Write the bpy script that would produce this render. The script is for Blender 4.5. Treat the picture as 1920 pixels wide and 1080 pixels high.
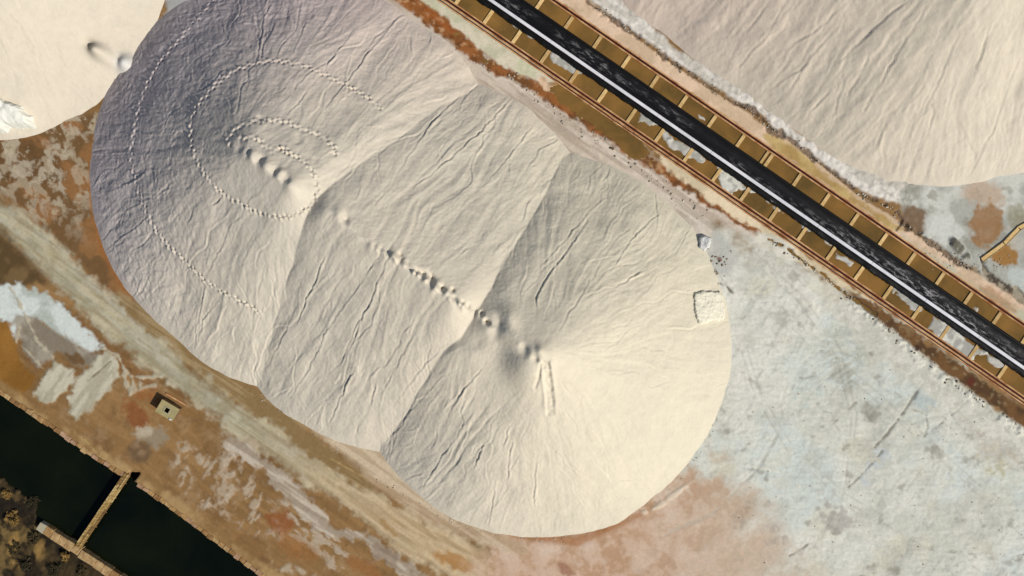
import bpy, bmesh, math, random
import numpy as np
from mathutils import Vector, Matrix

random.seed(7)
scn = bpy.context.scene
COL = scn.collection
for o in list(bpy.data.objects):
    bpy.data.objects.remove(o)

# ---------------------------------------------------------------- camera, sky, sun
PX = 0.07                      # metres on the ground for one photo pixel (1920 wide)
CAM_H = 110.0                  # drone height
cd = bpy.data.cameras.new('camera')
cam = bpy.data.objects.new('camera', cd); COL.objects.link(cam)
cam.location = (0, 0, CAM_H)
cam.rotation_euler = (0, 0, 0)
cd.sensor_width = 36
cd.angle = 2*math.atan(960*PX/CAM_H)
cd.clip_start = 1; cd.clip_end = 5000
scn.camera = cam

SUN_EL = math.radians(38.5)
SUN_AZ = math.radians(-35)     # direction to the sun, measured from +x towards +y
sd = Vector((math.cos(SUN_AZ)*math.cos(SUN_EL), math.sin(SUN_AZ)*math.cos(SUN_EL), math.sin(SUN_EL)))
w = bpy.data.worlds.new('World'); scn.world = w; w.use_nodes = True
nt = w.node_tree; nt.nodes.clear()
sky = nt.nodes.new('ShaderNodeTexSky'); sky.sky_type = 'NISHITA'; sky.sun_disc = False
sky.sun_elevation = SUN_EL
sky.sun_rotation = math.atan2(sd.x, sd.y)
bg = nt.nodes.new('ShaderNodeBackground'); bg.inputs[1].default_value = 0.07
ow = nt.nodes.new('ShaderNodeOutputWorld')
nt.links.new(sky.outputs[0], bg.inputs[0]); nt.links.new(bg.outputs[0], ow.inputs[0])
sl = bpy.data.lights.new('sun', 'SUN'); sl.energy = 4.1; sl.angle = math.radians(0.6); sl.color = (1.0, 0.945, 0.855)
so = bpy.data.objects.new('sun', sl); COL.objects.link(so)
so.rotation_euler = sd.to_track_quat('Z', 'Y').to_euler(); so.location = sd*200
vs = scn.view_settings
vs.view_transform = 'Standard'; vs.look = 'None'; vs.gamma = 1; vs.exposure = 0.0; vs.use_curve_mapping = False

# ---------------------------------------------------------------- helpers
def lin(r, g, b):
    out = []
    for c in (r, g, b):
        c /= 255.0
        out.append(c/12.92 if c <= 0.04045 else ((c+0.055)/1.055)**2.4)
    return np.array(out, np.float32)

def W(u, v, z=0.0):            # photo pixel + known height -> world point
    k = PX*(1-z/CAM_H)
    return Vector(((u-960)*k, (540-v)*k, z))

_tabs = {}
def vnoise(x, y, seed):
    if seed not in _tabs:
        _tabs[seed] = np.random.RandomState(seed).uniform(-1, 1, (256, 256)).astype(np.float32)
    T = _tabs[seed]
    xi = np.floor(x); yi = np.floor(y)
    fx = (x-xi).astype(np.float32); fy = (y-yi).astype(np.float32)
    xi = xi.astype(np.int32) & 255; yi = yi.astype(np.int32) & 255
    x1 = (xi+1) & 255; y1 = (yi+1) & 255
    fx = fx*fx*fx*(fx*(fx*6-15)+10); fy = fy*fy*fy*(fy*(fy*6-15)+10)
    a = T[yi, xi]; b = T[yi, x1]; c = T[y1, xi]; d = T[y1, x1]
    return (a+(b-a)*fx) + ((c+(d-c)*fx)-(a+(b-a)*fx))*fy

def fbm(x, y, seed, octv=4, gain=0.5):
    s = 0; a = 1; t = 0
    for i in range(octv):
        x, y = 0.80*x-0.60*y, 0.60*x+0.80*y
        s = s + a*vnoise(x*2.03**i+17.3*i, y*2.03**i-9.1*i, seed+i); t += a; a *= gain
    return s/t

def fbms(x, y, seed, octv=4, gain=0.5):      # unrotated: keeps stretched streaks
    s = 0; a = 1; t = 0
    for i in range(octv):
        f = 2.03**i
        s = s + a*vnoise(x*f+17.3*i, y*f-9.1*i, seed+i); t += a; a *= gain
    return s/t

def sstep(e0, e1, x):
    t = np.clip((x-e0)/(e1-e0), 0, 1)
    return t*t*(3-2*t)

def grid_mesh(name, X, Y, Z, keep, cols=None):
    """keep: bool per quad; builds a smooth mesh of the kept quads with colour attribute 'col'"""
    ny, nx = X.shape
    idx = np.arange(ny*nx, dtype=np.int32).reshape(ny, nx)
    q = np.stack([idx[:-1, :-1], idx[1:, :-1], idx[1:, 1:], idx[:-1, 1:]], -1)[keep]   # v grows downwards = -y: counter-clockwise
    used = np.zeros(ny*nx, bool); used[q.ravel()] = True
    remap = np.cumsum(used).astype(np.int32)-1
    co = np.stack([X, Y, Z], -1).reshape(-1, 3)[used].astype(np.float32)
    q = remap[q]
    me = bpy.data.meshes.new(name)
    me.vertices.add(len(co)); me.vertices.foreach_set('co', co.ravel())
    me.loops.add(q.size); me.loops.foreach_set('vertex_index', q.ravel().astype(np.int32))
    me.polygons.add(len(q)); me.polygons.foreach_set('loop_start', np.arange(0, q.size, 4, dtype=np.int32))
    me.update(calc_edges=True)
    if cols is not None:
        at = me.color_attributes.new('col', 'FLOAT_COLOR', 'POINT')
        c = np.ones((len(co), 4), np.float32); c[:, :3] = cols.reshape(-1, 3)[used]
        at.data.foreach_set('color', c.ravel())
    me.shade_smooth()
    return me

def link(name, me, mat, parent=None):
    o = bpy.data.objects.new(name, me); COL.objects.link(o)
    if mat is not None and not me.materials:
        me.materials.append(mat)
    if parent is not None:
        o.parent = parent
    return o

def tag(o, label, cat, group=None):
    o['label'] = label; o['category'] = cat
    if group: o['group'] = group
    return o

def thing(name, label, cat, loc=(0, 0, 0), group=None):
    o = bpy.data.objects.new(name, None); COL.objects.link(o)
    o.location = loc; o.empty_display_size = 0.3
    return tag(o, label, cat, group)

def part(name, bm, mat, parent, smooth=False):
    """bm is in world coordinates; re-expressed relative to the parent's location"""
    if parent is not None:
        bmesh.ops.translate(bm, verts=bm.verts, vec=-parent.location)
    bmesh.ops.recalc_face_normals(bm, faces=bm.faces)
    me = bpy.data.meshes.new(name); bm.to_mesh(me); bm.free()
    if smooth: me.shade_smooth()
    return link(name, me, mat, parent)

def box(bm, c, ax, ay, az, hx, hy, hz, jit=0.0, bevel=0.0):
    """oriented box centred on c, half sizes hx,hy,hz along unit axes"""
    vs_ = []
    for sx in (-1, 1):
        for sy in (-1, 1):
            for sz in (-1, 1):
                p = Vector(c)+ax*hx*sx+ay*hy*sy+az*hz*sz
                if jit: p += Vector((random.uniform(-jit, jit), random.uniform(-jit, jit), random.uniform(-jit, jit)*0.6))
                vs_.append(bm.verts.new(p))
    fs = [(0, 1, 3, 2), (4, 6, 7, 5), (0, 4, 5, 1), (2, 3, 7, 6), (0, 2, 6, 4), (1, 5, 7, 3)]
    new = [bm.faces.new([vs_[i] for i in f]) for f in fs]
    bmesh.ops.recalc_face_normals(bm, faces=new)
    if bevel:
        es = list({e for f in new for e in f.edges})
        bmesh.ops.bevel(bm, geom=es, offset=bevel, segments=1, affect='EDGES')
    return bm

# ---------------------------------------------------------------- materials
def mat_new(name):
    m = bpy.data.materials.new(name); m.use_nodes = True
    n = m.node_tree.nodes; b = n['Principled BSDF']
    return m, n, m.node_tree.links, b

def mix_col(n, l, a, b, fac, mode='MIX'):
    x = n.new('ShaderNodeMix'); x.data_type = 'RGBA'; x.blend_type = mode
    for s, v in ((x.inputs[6], a), (x.inputs[7], b), (x.inputs[0], fac)):
        if hasattr(v, 'links'): l.new(v, s)
        elif isinstance(v, (int, float)): s.default_value = v
        else: s.default_value = (*[float(q) for q in v[:3]], 1)
    return x.outputs[2]

def noise(n, l, scale, detail=4, rough=0.55, vec=None, dist=0.0):
    t = n.new('ShaderNodeTexNoise'); t.inputs['Scale'].default_value = scale
    t.inputs['Detail'].default_value = detail; t.inputs['Roughness'].default_value = rough
    t.inputs['Distortion'].default_value = dist
    if vec is not None: l.new(vec, t.inputs['Vector'])
    return t.outputs[0]

def ramp(n, l, fac, p0, p1, c0=(0, 0, 0), c1=(1, 1, 1)):
    r = n.new('ShaderNodeValToRGB'); l.new(fac, r.inputs[0])
    r.color_ramp.elements[0].position = p0; r.color_ramp.elements[1].position = p1
    r.color_ramp.elements[0].color = (*c0, 1); r.color_ramp.elements[1].color = (*c1, 1)
    return r.outputs[0]

def objvec(n):
    return n.new('ShaderNodeTexCoord').outputs['Object']

def bump(n, l, b, h, strength, dist):
    x = n.new('ShaderNodeBump'); x.inputs['Strength'].default_value = strength; x.inputs['Distance'].default_value = dist
    l.new(h, x.inputs['Height']); l.new(x.outputs[0], b.inputs['Normal'])

def attr_mat(name, rough, nscale, namp, bscale, bdist, spec=0.3):
    m, n, l, b = mat_new(name)
    a = n.new('ShaderNodeAttribute'); a.attribute_name = 'col'
    v = objvec(n)
    f = ramp(n, l, noise(n, l, nscale, 6, 0.65, v), 0.3, 0.7, (1-namp,)*3, (1+namp*0.6,)*3)
    l.new(mix_col(n, l, a.outputs['Color'], f, 1.0, 'MULTIPLY'), b.inputs['Base Color'])
    b.inputs['Roughness'].default_value = rough
    b.inputs['Specular IOR Level'].default_value = spec
    bump(n, l, b, noise(n, l, bscale, 5, 0.6, v), 1.0, bdist)
    return m

M = {}
M['salt'] = attr_mat('salt_heap_surface', 0.9, 1.3, 0.05, 2.2, 0.06, 0.15)
M['ground'] = attr_mat('salt_flat_and_mud', 0.85, 2.2, 0.11, 3.5, 0.03, 0.2)

def plain(name, c, rough=0.8, c2=None, scale=2.0, bscale=None, bdist=0.01, metal=0, stretch=None, spec=0.3, lo=0.35, hi=0.65):
    m, n, l, b = mat_new(name)
    v = objvec(n)
    if stretch:
        mp = n.new('ShaderNodeMapping'); l.new(v, mp.inputs[0])
        mp.inputs['Rotation'].default_value = (0, 0, stretch[0]); mp.inputs['Scale'].default_value = stretch[1]
        v = mp.outputs[0]
    if c2 is not None:
        l.new(mix_col(n, l, c, c2, ramp(n, l, noise(n, l, scale, 5, 0.6, v), lo, hi)), b.inputs['Base Color'])
    else:
        b.inputs['Base Color'].default_value = (*[float(q) for q in c], 1)
    b.inputs['Roughness'].default_value = rough; b.inputs['Metallic'].default_value = metal
    b.inputs['Specular IOR Level'].default_value = spec
    if bscale: bump(n, l, b, noise(n, l, bscale, 4, 0.6, v), 1.0, bdist)
    return m

# ---------------------------------------------------------------- the salt heaps (height fields)
D = np.array([0.8231, 0.5679])          # direction of the stacker track in photo pixels
N = np.array([0.5679, -0.8231])         # across the track, up and right
TAN = 0.64                              # angle of repose of the salt

def seg_dist(u, v, a, b):
    ax, ay = a; bx, by = b
    dx, dy = bx-ax, by-ay; L2 = dx*dx+dy*dy
    t = np.clip(((u-ax)*dx+(v-ay)*dy)/max(L2, 1e-6), 0, 1)
    return np.hypot(u-ax-t*dx, v-ay-t*dy), t

def lobes(u, v, segs, seed):
    """union of stacked ridges; the ends of a ridge draw in towards its foot, so neighbours meet in valleys"""
    z = np.full(u.shape, -9.0); zc = None
    wob = 5*fbm(u*0.009, v*0.009, seed, 2)
    for i, (a, b, h0, h1, ka, kb) in enumerate(segs):
        ax_, ay_ = a; dx, dy = b[0]-a[0], b[1]-a[1]; L = math.hypot(dx, dy); dx /= L; dy /= L
        p = (u-ax_)*dx+(v-ay_)*dy; q = -(u-ax_)*dy+(v-ay_)*dx
        rho = np.hypot(p-np.clip(p, 0, L), q)
        for _ in range(10):
            sh = rho*np.sqrt(np.minimum(rho, 420)/360)
            lo = ka*sh; hi = L-kb*sh
            mid = (lo*kb+hi*ka)/(ka+kb+1e-9); cross = lo > hi
            lo = np.where(cross, mid, lo); hi = np.where(cross, mid, hi)
            rho = 0.5*rho+0.5*np.hypot(p-np.clip(p, lo, hi), q)
        r = rho+wob*np.clip(rho/300, 0, 1.2)+2.0*fbm(u*0.03+i*31, v*0.03, seed+5, 2)*np.clip(rho/120, 0, 1)
        hh = h0+(h1-h0)*np.clip(p/L, 0, 1)
        zi = hh-TAN*PX*(np.sqrt(r*r+30)-3)
        if i >= 2:          # the youngest deposits merge softly into one another
            zc = zi if zc is None else np.where(np.abs(zc-zi) < 1.2, np.maximum(zc, zi)+np.maximum(1.2-np.abs(zc-zi), 0)**2/4.8, np.maximum(zc, zi))
        else:
            z = np.maximum(z, zi)
    return z if zc is None else np.maximum(z, zc-0.12)

MAIN = [((534, 322), (604, 376), 16.3, 16.8, 0.0, 0.08), ((661, 417), (864, 564), 16.2, 16.1, 0.38, 0.36), ((932, 604), (1007, 645), 16.0, 16.3, 0.21, 0.0),
        ((950, 548), (1000, 625), 13.3, 14.9, 0.32, 0.0), ((872, 640), (1000, 655), 13.3, 14.9, 0.36, 0.0)]
def main_h(u, v): return lobes(u, v, MAIN, 100)

def unproj(U, V, hf):
    u, v = float(U), float(V)
    for _ in range(8):
        z = float(hf(np.array([u]), np.array([v]))[0]); z = max(z, 0)
        k = 1-z/CAM_H
        u = 960+(U-960)*k; v = 540+(V-540)*k
    return u, v

def bilinear(A, x, y):
    ny, nx = A.shape
    x = np.clip(x, 0, nx-1.001); y = np.clip(y, 0, ny-1.001)
    xi = x.astype(np.int32); yi = y.astype(np.int32)
    fx = (x-xi).astype(np.float32); fy = (y-yi).astype(np.float32)
    return (A[yi, xi]*(1-fx)+A[yi, xi+1]*fx)*(1-fy)+(A[yi+1, xi]*(1-fx)+A[yi+1, xi+1]*fx)*fy

def lic(noise_a, dx, dy, steps, h):
    """smear noise along the flow field: rills that run down the slope"""
    ny, nx = noise_a.shape
    jj, ii = np.meshgrid(np.arange(nx, dtype=np.float32), np.arange(ny, dtype=np.float32))
    acc = noise_a.copy(); cnt = 1.0
    for sgn in (1, -1):
        x = jj.copy(); y = ii.copy()
        for k in range(steps):
            xi = np.clip(x, 0, nx-1).astype(np.int32); yi = np.clip(y, 0, ny-1).astype(np.int32)
            x += sgn*h*dx[yi, xi]; y += sgn*h*dy[yi, xi]
            wgt = 1-(k+1)/(steps+1)
            acc += wgt*noise_a[np.clip(y, 0, ny-1).astype(np.int32), np.clip(x, 0, nx-1).astype(np.int32)]
            if sgn == 1: cnt += 2*wgt
    acc -= acc.mean()
    return acc/(acc.std()+1e-6)

def blur(A, n=1):
    for _ in range(n):
        P = np.pad(A, 1, mode='edge')
        A = (P[1:-1, 1:-1]*2+P[:-2, 1:-1]+P[2:, 1:-1]+P[1:-1, :-2]+P[1:-1, 2:])/6
    return A

class Field:
    def __init__(s, u0, u1, v0, v1, cell, hf, seed):
        st = cell/PX; s.st = st; s.u0 = u0; s.v0 = v0; s.seed = seed; s.hf = hf
        us = np.arange(u0, u1+st, st); vs2 = np.arange(v0, v1+st, st)
        s.U, s.V = np.meshgrid(us, vs2)
        s.H0 = hf(s.U, s.V)
        s.Z = s.H0.copy()
        sm = blur(s.H0, 6)
        gy, gx = np.gradient(sm)
        ang = np.arctan2(-gy, -gx)+0.55*fbm(s.U*0.011, s.V*0.011, seed+20, 3)+0.35*fbm(s.U*0.05, s.V*0.05, seed+24, 2)
        s.fx = np.cos(ang).astype(np.float32); s.fy = np.sin(ang).astype(np.float32)

    def ij(s, u, v): return (v-s.v0)/s.st, (u-s.u0)/s.st

    def stamp(s, u, v, r, dz, pw=2.0, stretch=None):
        """gaussian dent or bump at ground pixel u,v, radius r pixels"""
        i, j = s.ij(u, v); R = int(3*r*(stretch[1] if stretch else 1)/s.st)+2
        i0, i1 = max(0, int(i)-R), min(s.Z.shape[0], int(i)+R+1); j0, j1 = max(0, int(j)-R), min(s.Z.shape[1], int(j)+R+1)
        if i1 <= i0 or j1 <= j0: return
        du = s.U[i0:i1, j0:j1]-u; dv = s.V[i0:i1, j0:j1]-v
        if stretch:
            ca, sa = math.cos(stretch[0]), math.sin(stretch[0])
            a = (du*ca+dv*sa)/stretch[1]; b = -du*sa+dv*ca
            q = a*a+b*b
        else:
            q = du*du+dv*dv
        s.Z[i0:i1, j0:j1] += dz*np.exp(-(q/(r*r))**(pw/2))

    def rills(s, amp_mask, seed, k=1.0):
        rs = np.random.RandomState(seed)
        U, V = s.U, s.V
        n1 = vnoise(U*0.16, V*0.16, seed+1).astype(np.float32)
        n2 = vnoise(U*0.055, V*0.055, seed+2).astype(np.float32)
        n3 = vnoise(U*0.4, V*0.4, seed+3).astype(np.float32)
        c = 1.8/s.st
        L1 = lic(n1, s.fx, s.fy, 34, 1.5*c); L2 = lic(n2, s.fx, s.fy, 60, 2.0*c); L3 = lic(n3, s.fx, s.fy, 10, 1.1*c)
        r1 = np.minimum(np.abs(L1), 1.6); r2 = np.minimum(np.abs(L2), 1.6)
        patch = 0.45+0.55*sstep(-0.25, 0.35, fbm(U*0.018, V*0.018, seed+9, 3))
        L4 = lic(vnoise(U*0.085+0.5*V*0.085, V*0.085-0.5*U*0.085, seed+4).astype(np.float32), s.fx, s.fy, 9, 1.5*c)
        r4 = np.minimum(np.abs(L4), 1.7)
        det = 0.020*(r1-0.75)*patch+0.058*(r2-0.75)+0.005*np.clip(L3, -2, 2)+0.022*(r4-0.75)*(0.35+0.65*patch)
        det += 0.19*fbm(U*0.02, V*0.02, seed+30, 4)
        edge = np.clip(s.H0/1.0, 0, 1)*0.85+0.15
        s.Z += k*det*amp_mask*edge

    def creases(s, n, seed, region=None, depth=(0.025, 0.095), length=(25, 190), wig=0.55):
        """sharp single erosion creases, traced down the slope with a meander"""
        rs = np.random.RandomState(seed)
        ny, nx = s.Z.shape
        done = 0; tries = 0
        while done < n and tries < n*30:
            tries += 1
            i = rs.uniform(2, ny-3); j = rs.uniform(2, nx-3)
            h = s.H0[int(i), int(j)]
            if h < 0.8 or h > 15.0: continue
            if region is not None and rs.rand() > region[int(i), int(j)]: continue
            L = rs.uniform(*length)*(0.5+rs.rand()); dp = rs.uniform(*depth); wd = rs.uniform(1.0, 1.7)
            off = rs.uniform(-0.28, 0.28); ph = rs.uniform(0, 6); asym = rs.choice([-1, 1])
            dist = 0
            while dist < L and 3 < i < ny-4 and 3 < j < nx-4:
                if s.H0[int(i), int(j)] < 0.15: break
                fx, fy = s.fx[int(i), int(j)], s.fy[int(i), int(j)]
                a = math.atan2(fy, fx)+off+wig*float(vnoise(np.array([j*s.st*0.06+ph]), np.array([i*s.st*0.06]), seed)[0])
                cx, cy = math.cos(a), math.sin(a)
                fade = math.sin(math.pi*min(1, (dist+2)/(L+4)))**0.6
                u = s.u0+j*s.st; v = s.v0+i*s.st
                s.stamp(u, v, wd*0.95, -dp*0.62*fade)
                s.stamp(u-cy*asym*wd*1.6, v+cx*asym*wd*1.6, wd*1.7, dp*0.24*fade)
                i += cy; j += cx; dist += s.st
            done += 1

    def crease_vis(s, pts, hf, depth=0.3, w_=1.5, seed=1):
        rs = np.random.RandomState(seed)
        G = [np.array(unproj(a, b, hf)) for a, b in pts]
        tot = sum(np.hypot(*(b-a)) for a, b in zip(G[:-1], G[1:])); run = 0
        for a, b in zip(G[:-1], G[1:]):
            L = np.hypot(*(b-a)); d = (b-a)/L; n_ = np.array([-d[1], d[0]])
            if n_[0] < 0: n_ = -n_          # lip on the sunny, right-hand side: its lee is the dark line
            for q in np.arange(0, L, 1.2):
                p = a+d*q
                wv = 1.8*float(vnoise(np.array([p[0]*0.07]), np.array([p[1]*0.07]), seed)[0])+0.9*float(vnoise(np.array([p[0]*0.2]), np.array([p[1]*0.2]), seed+1)[0])
                p = p+n_*wv
                f = math.sin(math.pi*min(1, (run+q+3)/(tot+6)))**0.5*(0.7+0.45*float(vnoise(np.array([p[0]*0.05]), np.array([p[1]*0.05]), seed+2)[0]))
                s.stamp(p[0], p[1], w_, -depth*0.5*f)
                s.stamp(p[0]+n_[0]*2.2, p[1]+n_[1]*2.2, 2.2, depth*0.20*f)
            run += L

    def trail(s, pts, hf, step=8.4, depth=0.29, r=2.1, seed=1):
        """a line of footprints through visible photo points"""
        rs = np.random.RandomState(seed)
        P = [np.array(p, float) for p in pts]
        # smooth the polyline (Catmull-Rom)
        Q = []
        for k in range(len(P)-1):
            p0 = P[max(k-1, 0)]; p1 = P[k]; p2 = P[k+1]; p3 = P[min(k+2, len(P)-1)]
            for t in np.linspace(0, 1, 24, endpoint=False):
                Q.append(0.5*((2*p1)+(-p0+p2)*t+(2*p0-5*p1+4*p2-p3)*t*t+(-p0+3*p1-3*p2+p3)*t**3))
        Q.append(P[-1])
        acc = 0; side = 1
        for a, b in zip(Q[:-1], Q[1:]):
            acc += np.hypot(*(b-a))
            if acc >= step:
                acc = 0; side = -side
                d = (b-a)/(np.hypot(*(b-a))+1e-6); nn = np.array([-d[1], d[0]])
                p = b+nn*side*1.4+rs.uniform(-1.1, 1.1, 2)
                u, v = unproj(p[0], p[1], hf)
                dp = depth*rs.uniform(0.45, 1.3)
                s.stamp(u, v, r*rs.uniform(0.75, 1.25), -dp)
                i, j = s.ij(u, v); i = int(np.clip(i, 0, s.Z.shape[0]-1)); j = int(np.clip(j, 0, s.Z.shape[1]-1))
                s.stamp(u+s.fx[i, j]*r*1.8, v+s.fy[i, j]*r*1.8, r*1.1, dp*0.75)

    def build(s, name, col, bottom=-0.35):
        k = s.Z
        keep = (np.maximum(np.maximum(k[:-1, :-1], k[1:, :-1]), np.maximum(k[:-1, 1:], k[1:, 1:])) > bottom)
        X = (s.U-960)*PX; Y = (540-s.V)*PX
        return grid_mesh(name, X, Y, np.maximum(s.Z, bottom-0.3), keep, col)

def salt_colour(F, base, tint, seed):
    n = fbm(F.U*0.006, F.V*0.006, seed, 3)[..., None]
    f = fbm(F.U*0.06, F.V*0.06, seed+7, 3)[..., None]
    c = base*(1+0.05*n+0.035*f)+tint*(0.5+0.5*n)
    return np.clip(c, 0, 1).astype(np.float32)

# --- main heap
F = Field(140, 1380, -90, 1020, 0.108, main_h, 300)
def vis_mask(F, U, V, r, hf):
    u, v = unproj(U, V, hf)
    return np.exp(-((F.U-u)**2+(F.V-v)**2)/(r*r))
amp = np.ones(F.U.shape)
for (a, b, r) in ((870, 540, 50), (935, 675, 62), (985, 600, 40), (560, 375, 42), (1000, 705, 45)):
    amp *= 1-0.85*np.clip(vis_mask(F, a, b, r, main_h), 0, 1)
right = sstep(0, 260, (F.U-1010)*0.82+(F.V-660)*0.57)      # the younger lit end is smoother
amp *= 1-0.45*right
young = np.clip(amp, 0, 1)
F.rills(amp, 310, 1.0)
# crinkled old crust on the west side of the first cone
west = sstep(60, -190, (F.U-560)*0.9+(F.V-330)*0.45)*(F.U < 640)
cr = -np.abs(fbm(F.U*0.085+2*fbm(F.U*0.03, F.V*0.03, 41, 2), F.V*0.085, 42, 3))
F.Z += west*np.clip(F.H0, 0, 1)*(0.145*cr+0.045*fbm(F.U*0.16, F.V*0.10, 47, 3))
F.Z += 0.02*np.clip(F.H0, 0, 1)*fbm(F.U*0.25, F.V*0.25, 52, 2)
reg = np.clip(young, 0, 1)*(0.25+0.75*(1-right))
F.creases(230, 401, reg)
F.creases(120, 402, reg, depth=(0.03, 0.09), length=(12, 50))
BIG = [[(867, 687), (827, 707), (797, 740), (763, 777), (753, 797), (733, 820), (727, 850), (713, 887)], [(887, 773), (863, 807), (830, 853), (793, 913)], [(873, 747), (860, 773), (867, 790), (863, 807)],
       [(953, 800), (942, 847)], [(907, 833), (887, 877)], [(700, 560), (687, 580), (667, 627), (640, 693)], [(647, 570), (607, 627), (597, 657), (573, 700), (543, 747)], [(667, 687), (637, 747), (617, 793)], [(703, 720), (693, 760)],
       [(1133, 370), (1100, 403), (1073, 433), (1033, 477), (1000, 513)], [(1180, 430), (1153, 450), (1123, 497)], [(1103, 410), (1053, 483), (1017, 533), (1003, 560), (1007, 593)], [(733, 473), (690, 573), (667, 613), (647, 660)],
       [(717, 467), (680, 527), (640, 577)], [(960, 180), (907, 240), (840, 300), (773, 353)], [(1000, 233), (940, 310), (907, 347)], [(640, 87), (600, 140), (563, 187), (530, 223)], [(573, 40), (547, 100)], [(510, 7), (493, 33), (483, 107)],
       [(283, 403), (203, 463)], [(433, 420), (390, 513)], [(417, 367), (398, 384)], [(387, 537), (367, 607), (363, 653)], [(410, 560), (380, 600), (366, 650)], [(740, 40), (690, 100), (640, 165), (600, 215)], [(860, 180), (800, 240), (740, 330)],
       [(840, 640), (800, 680), (760, 730), (735, 765)], [(905, 690), (870, 730), (845, 770)], [(1210, 505), (1150, 540)], [(1240, 395), (1190, 440), (1150, 500)], [(560, 560), (535, 620), (500, 690)], [(610, 480), (575, 560), (555, 610)], [(780, 620), (740, 690), (715, 740)],
       [(170, 292), (215, 290), (260, 288)], [(420, 130), (395, 160), (372, 172)], [(340, 200), (318, 215), (300, 250)], [(280, 310), (262, 330), (230, 345)], [(960, 830), (950, 900)], [(1005, 860), (1000, 950)], [(930, 900), (915, 985)]]
for k, pts in enumerate(BIG):
    F.crease_vis(pts, main_h, 0.12+0.13*((k*37) % 10)/10, 1.3, 40+k)
# ridge of the middle lobe: a serrated row of small tips left by the stacker
rs = np.random.RandomState(5)
tips = [(700, 455), (712, 462), (725, 470), (738, 478), (750, 486), (764, 494), (778, 503), (790, 511), (803, 519), (816, 532), (826, 540), (838, 547), (850, 553), (862, 563), (874, 572), (886, 580), (898, 587)]
for k, (a, b) in enumerate(tips):
    u, v = unproj(a, b, main_h)
    u += rs.uniform(-3, 3); v += rs.uniform(-3, 3); g = rs.uniform(0.4, 0.6) if k < 3 else rs.uniform(0.35, 1.05)
    F.stamp(u-2.0, v+3.5, rs.uniform(3.0, 5.5), g*rs.uniform(0.25, 0.75), 2.0, (rs.uniform(0.8, 2.6), rs.uniform(1.0, 1.9)))
    F.stamp(u+4+rs.uniform(-2, 2), v+2.0+rs.uniform(-2, 2), rs.uniform(2.6, 4.2), -g*rs.uniform(0.2, 0.7), 2.0, (rs.uniform(0.2, 2.4), rs.uniform(1.0, 1.7)))
PITS = ((636, 400, 8, 0.35), (648, 411, 5, -0.35), (808, 520, 6, -0.5), (913, 604, 4, -0.7), (905, 597, 6, 0.3),
        (938, 606, 11, -0.55), (930, 620, 9, -0.35), (955, 597, 14, 0.6), (985, 657, 9, -0.5), (995, 662, 7, 0.35), (1012, 656, 7, 0.4),
        (1002, 672, 7, -0.35), (985, 692, 28, 0.9), (930, 648, 28, -0.6),
        (448, 275, 7, -0.28), (463, 284, 6, -0.32), (473, 292, 8, 0.42), (486, 300, 6, -0.36), (500, 310, 9, 0.45), (493, 296, 5, -0.2), (514, 321, 5, -0.3), (524, 329, 7, 0.36), (530, 321, 4, 0.22),
        (537, 335, 6, -0.36), (549, 347, 12, 0.5), (488, 222, 6, -0.35), (560, 262, 6, -0.25), (590, 300, 6, -0.2))
for (a, b, r, dz) in PITS:
    u, v = unproj(a, b, main_h)
    F.stamp(u, v, r, dz, 2.0, (rs.uniform(0.6, 1.6), rs.uniform(1.1, 1.8)))
    if dz < 0:
        for _ in range(3): F.stamp(u+rs.normal(0, r*0.6), v+rs.normal(0, r*0.6), r*0.45, 0.35*dz*rs.uniform(-0.6, 1))
# footprint trails winding round the first cone
F.trail([(405, -4), (350, 60), (300, 118), (270, 175), (255, 235), (248, 300), (263, 362), (297, 436), (345, 487), (400, 535), (455, 565), (492, 588)], main_h, seed=2)
F.trail([(720, 208), (668, 172), (605, 140), (560, 122), (510, 116), (455, 128), (410, 155), (375, 195), (359, 230), (362, 275), (385, 325), (420, 362), (470, 391), (515, 405), (556, 400), (582, 378), (594, 352), (588, 330), (570, 305), (545, 290), (520, 280)], main_h, seed=3)
F.trail([(632, 298), (618, 270), (590, 252), (562, 243), (535, 230), (500, 227), (465, 233), (440, 246), (429, 262), (432, 280)], main_h, depth=0.24, r=2.5, step=9.5, seed=4)
F.trail([(440, 262), (465, 260), (480, 262), (498, 279), (512, 288), (527, 278), (545, 291)], main_h, depth=0.24, r=2.5, step=9.5, seed=5)
# wheel-wide track down the front of the third cone
for k in range(26):
    t = k/25
    a, b = 1022+10*math.sin(t*1.5), 678+t*98
    u, v = unproj(a, b, main_h)
    for o_ in (-4.0, 0.0, 4.0):
        if k % 6 != 4 and rs.rand() > 0.12*t: F.stamp(u+o_+rs.uniform(-0.6, 0.6), v+rs.uniform(-0.8, 0.8), 2.9, -0.20*(1-0.35*t)*rs.uniform(0.5, 1.3))
    F.stamp(u+9.5, v, 3.2, 0.12*(1-0.6*t)); F.stamp(u-8.5, v, 3.0, 0.14*(1-0.6*t))
for k in range(14):
    t = k/13; u, v = unproj(1013-10*t*t, 682+44*t, main_h); F.stamp(u, v, 2.4, -0.3*(1-0.5*t))

SALT = lin(205, 197, 181)
c = salt_colour(F, SALT, np.array([0.015, 0.0, -0.012]), 71)
mauve_shade = sstep(80, -330, (F.U-560)*0.75+(F.V-330)*0.6)[..., None]  # greyer old crust and the flank's cool shade, both put into the colour
c = c*(1-mauve_shade*np.array([0.22, 0.24, 0.08], np.float32))
pink = sstep(330, -60, F.V)[..., None]*sstep(300, 700, F.U)[..., None]
c = c*(1+pink*np.array([0.05, -0.03, 0.0], np.float32))
green = sstep(650, 1300, F.U)[..., None]
c = c*(1+green*np.array([0.0, 0.015, -0.03], np.float32))
MAINF = F
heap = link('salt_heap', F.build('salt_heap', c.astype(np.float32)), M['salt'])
tag(heap, 'long cream salt heap of three merged cones with footprint trails, left of the track', 'salt heap', 'salt heaps at the stacker track')

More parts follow.
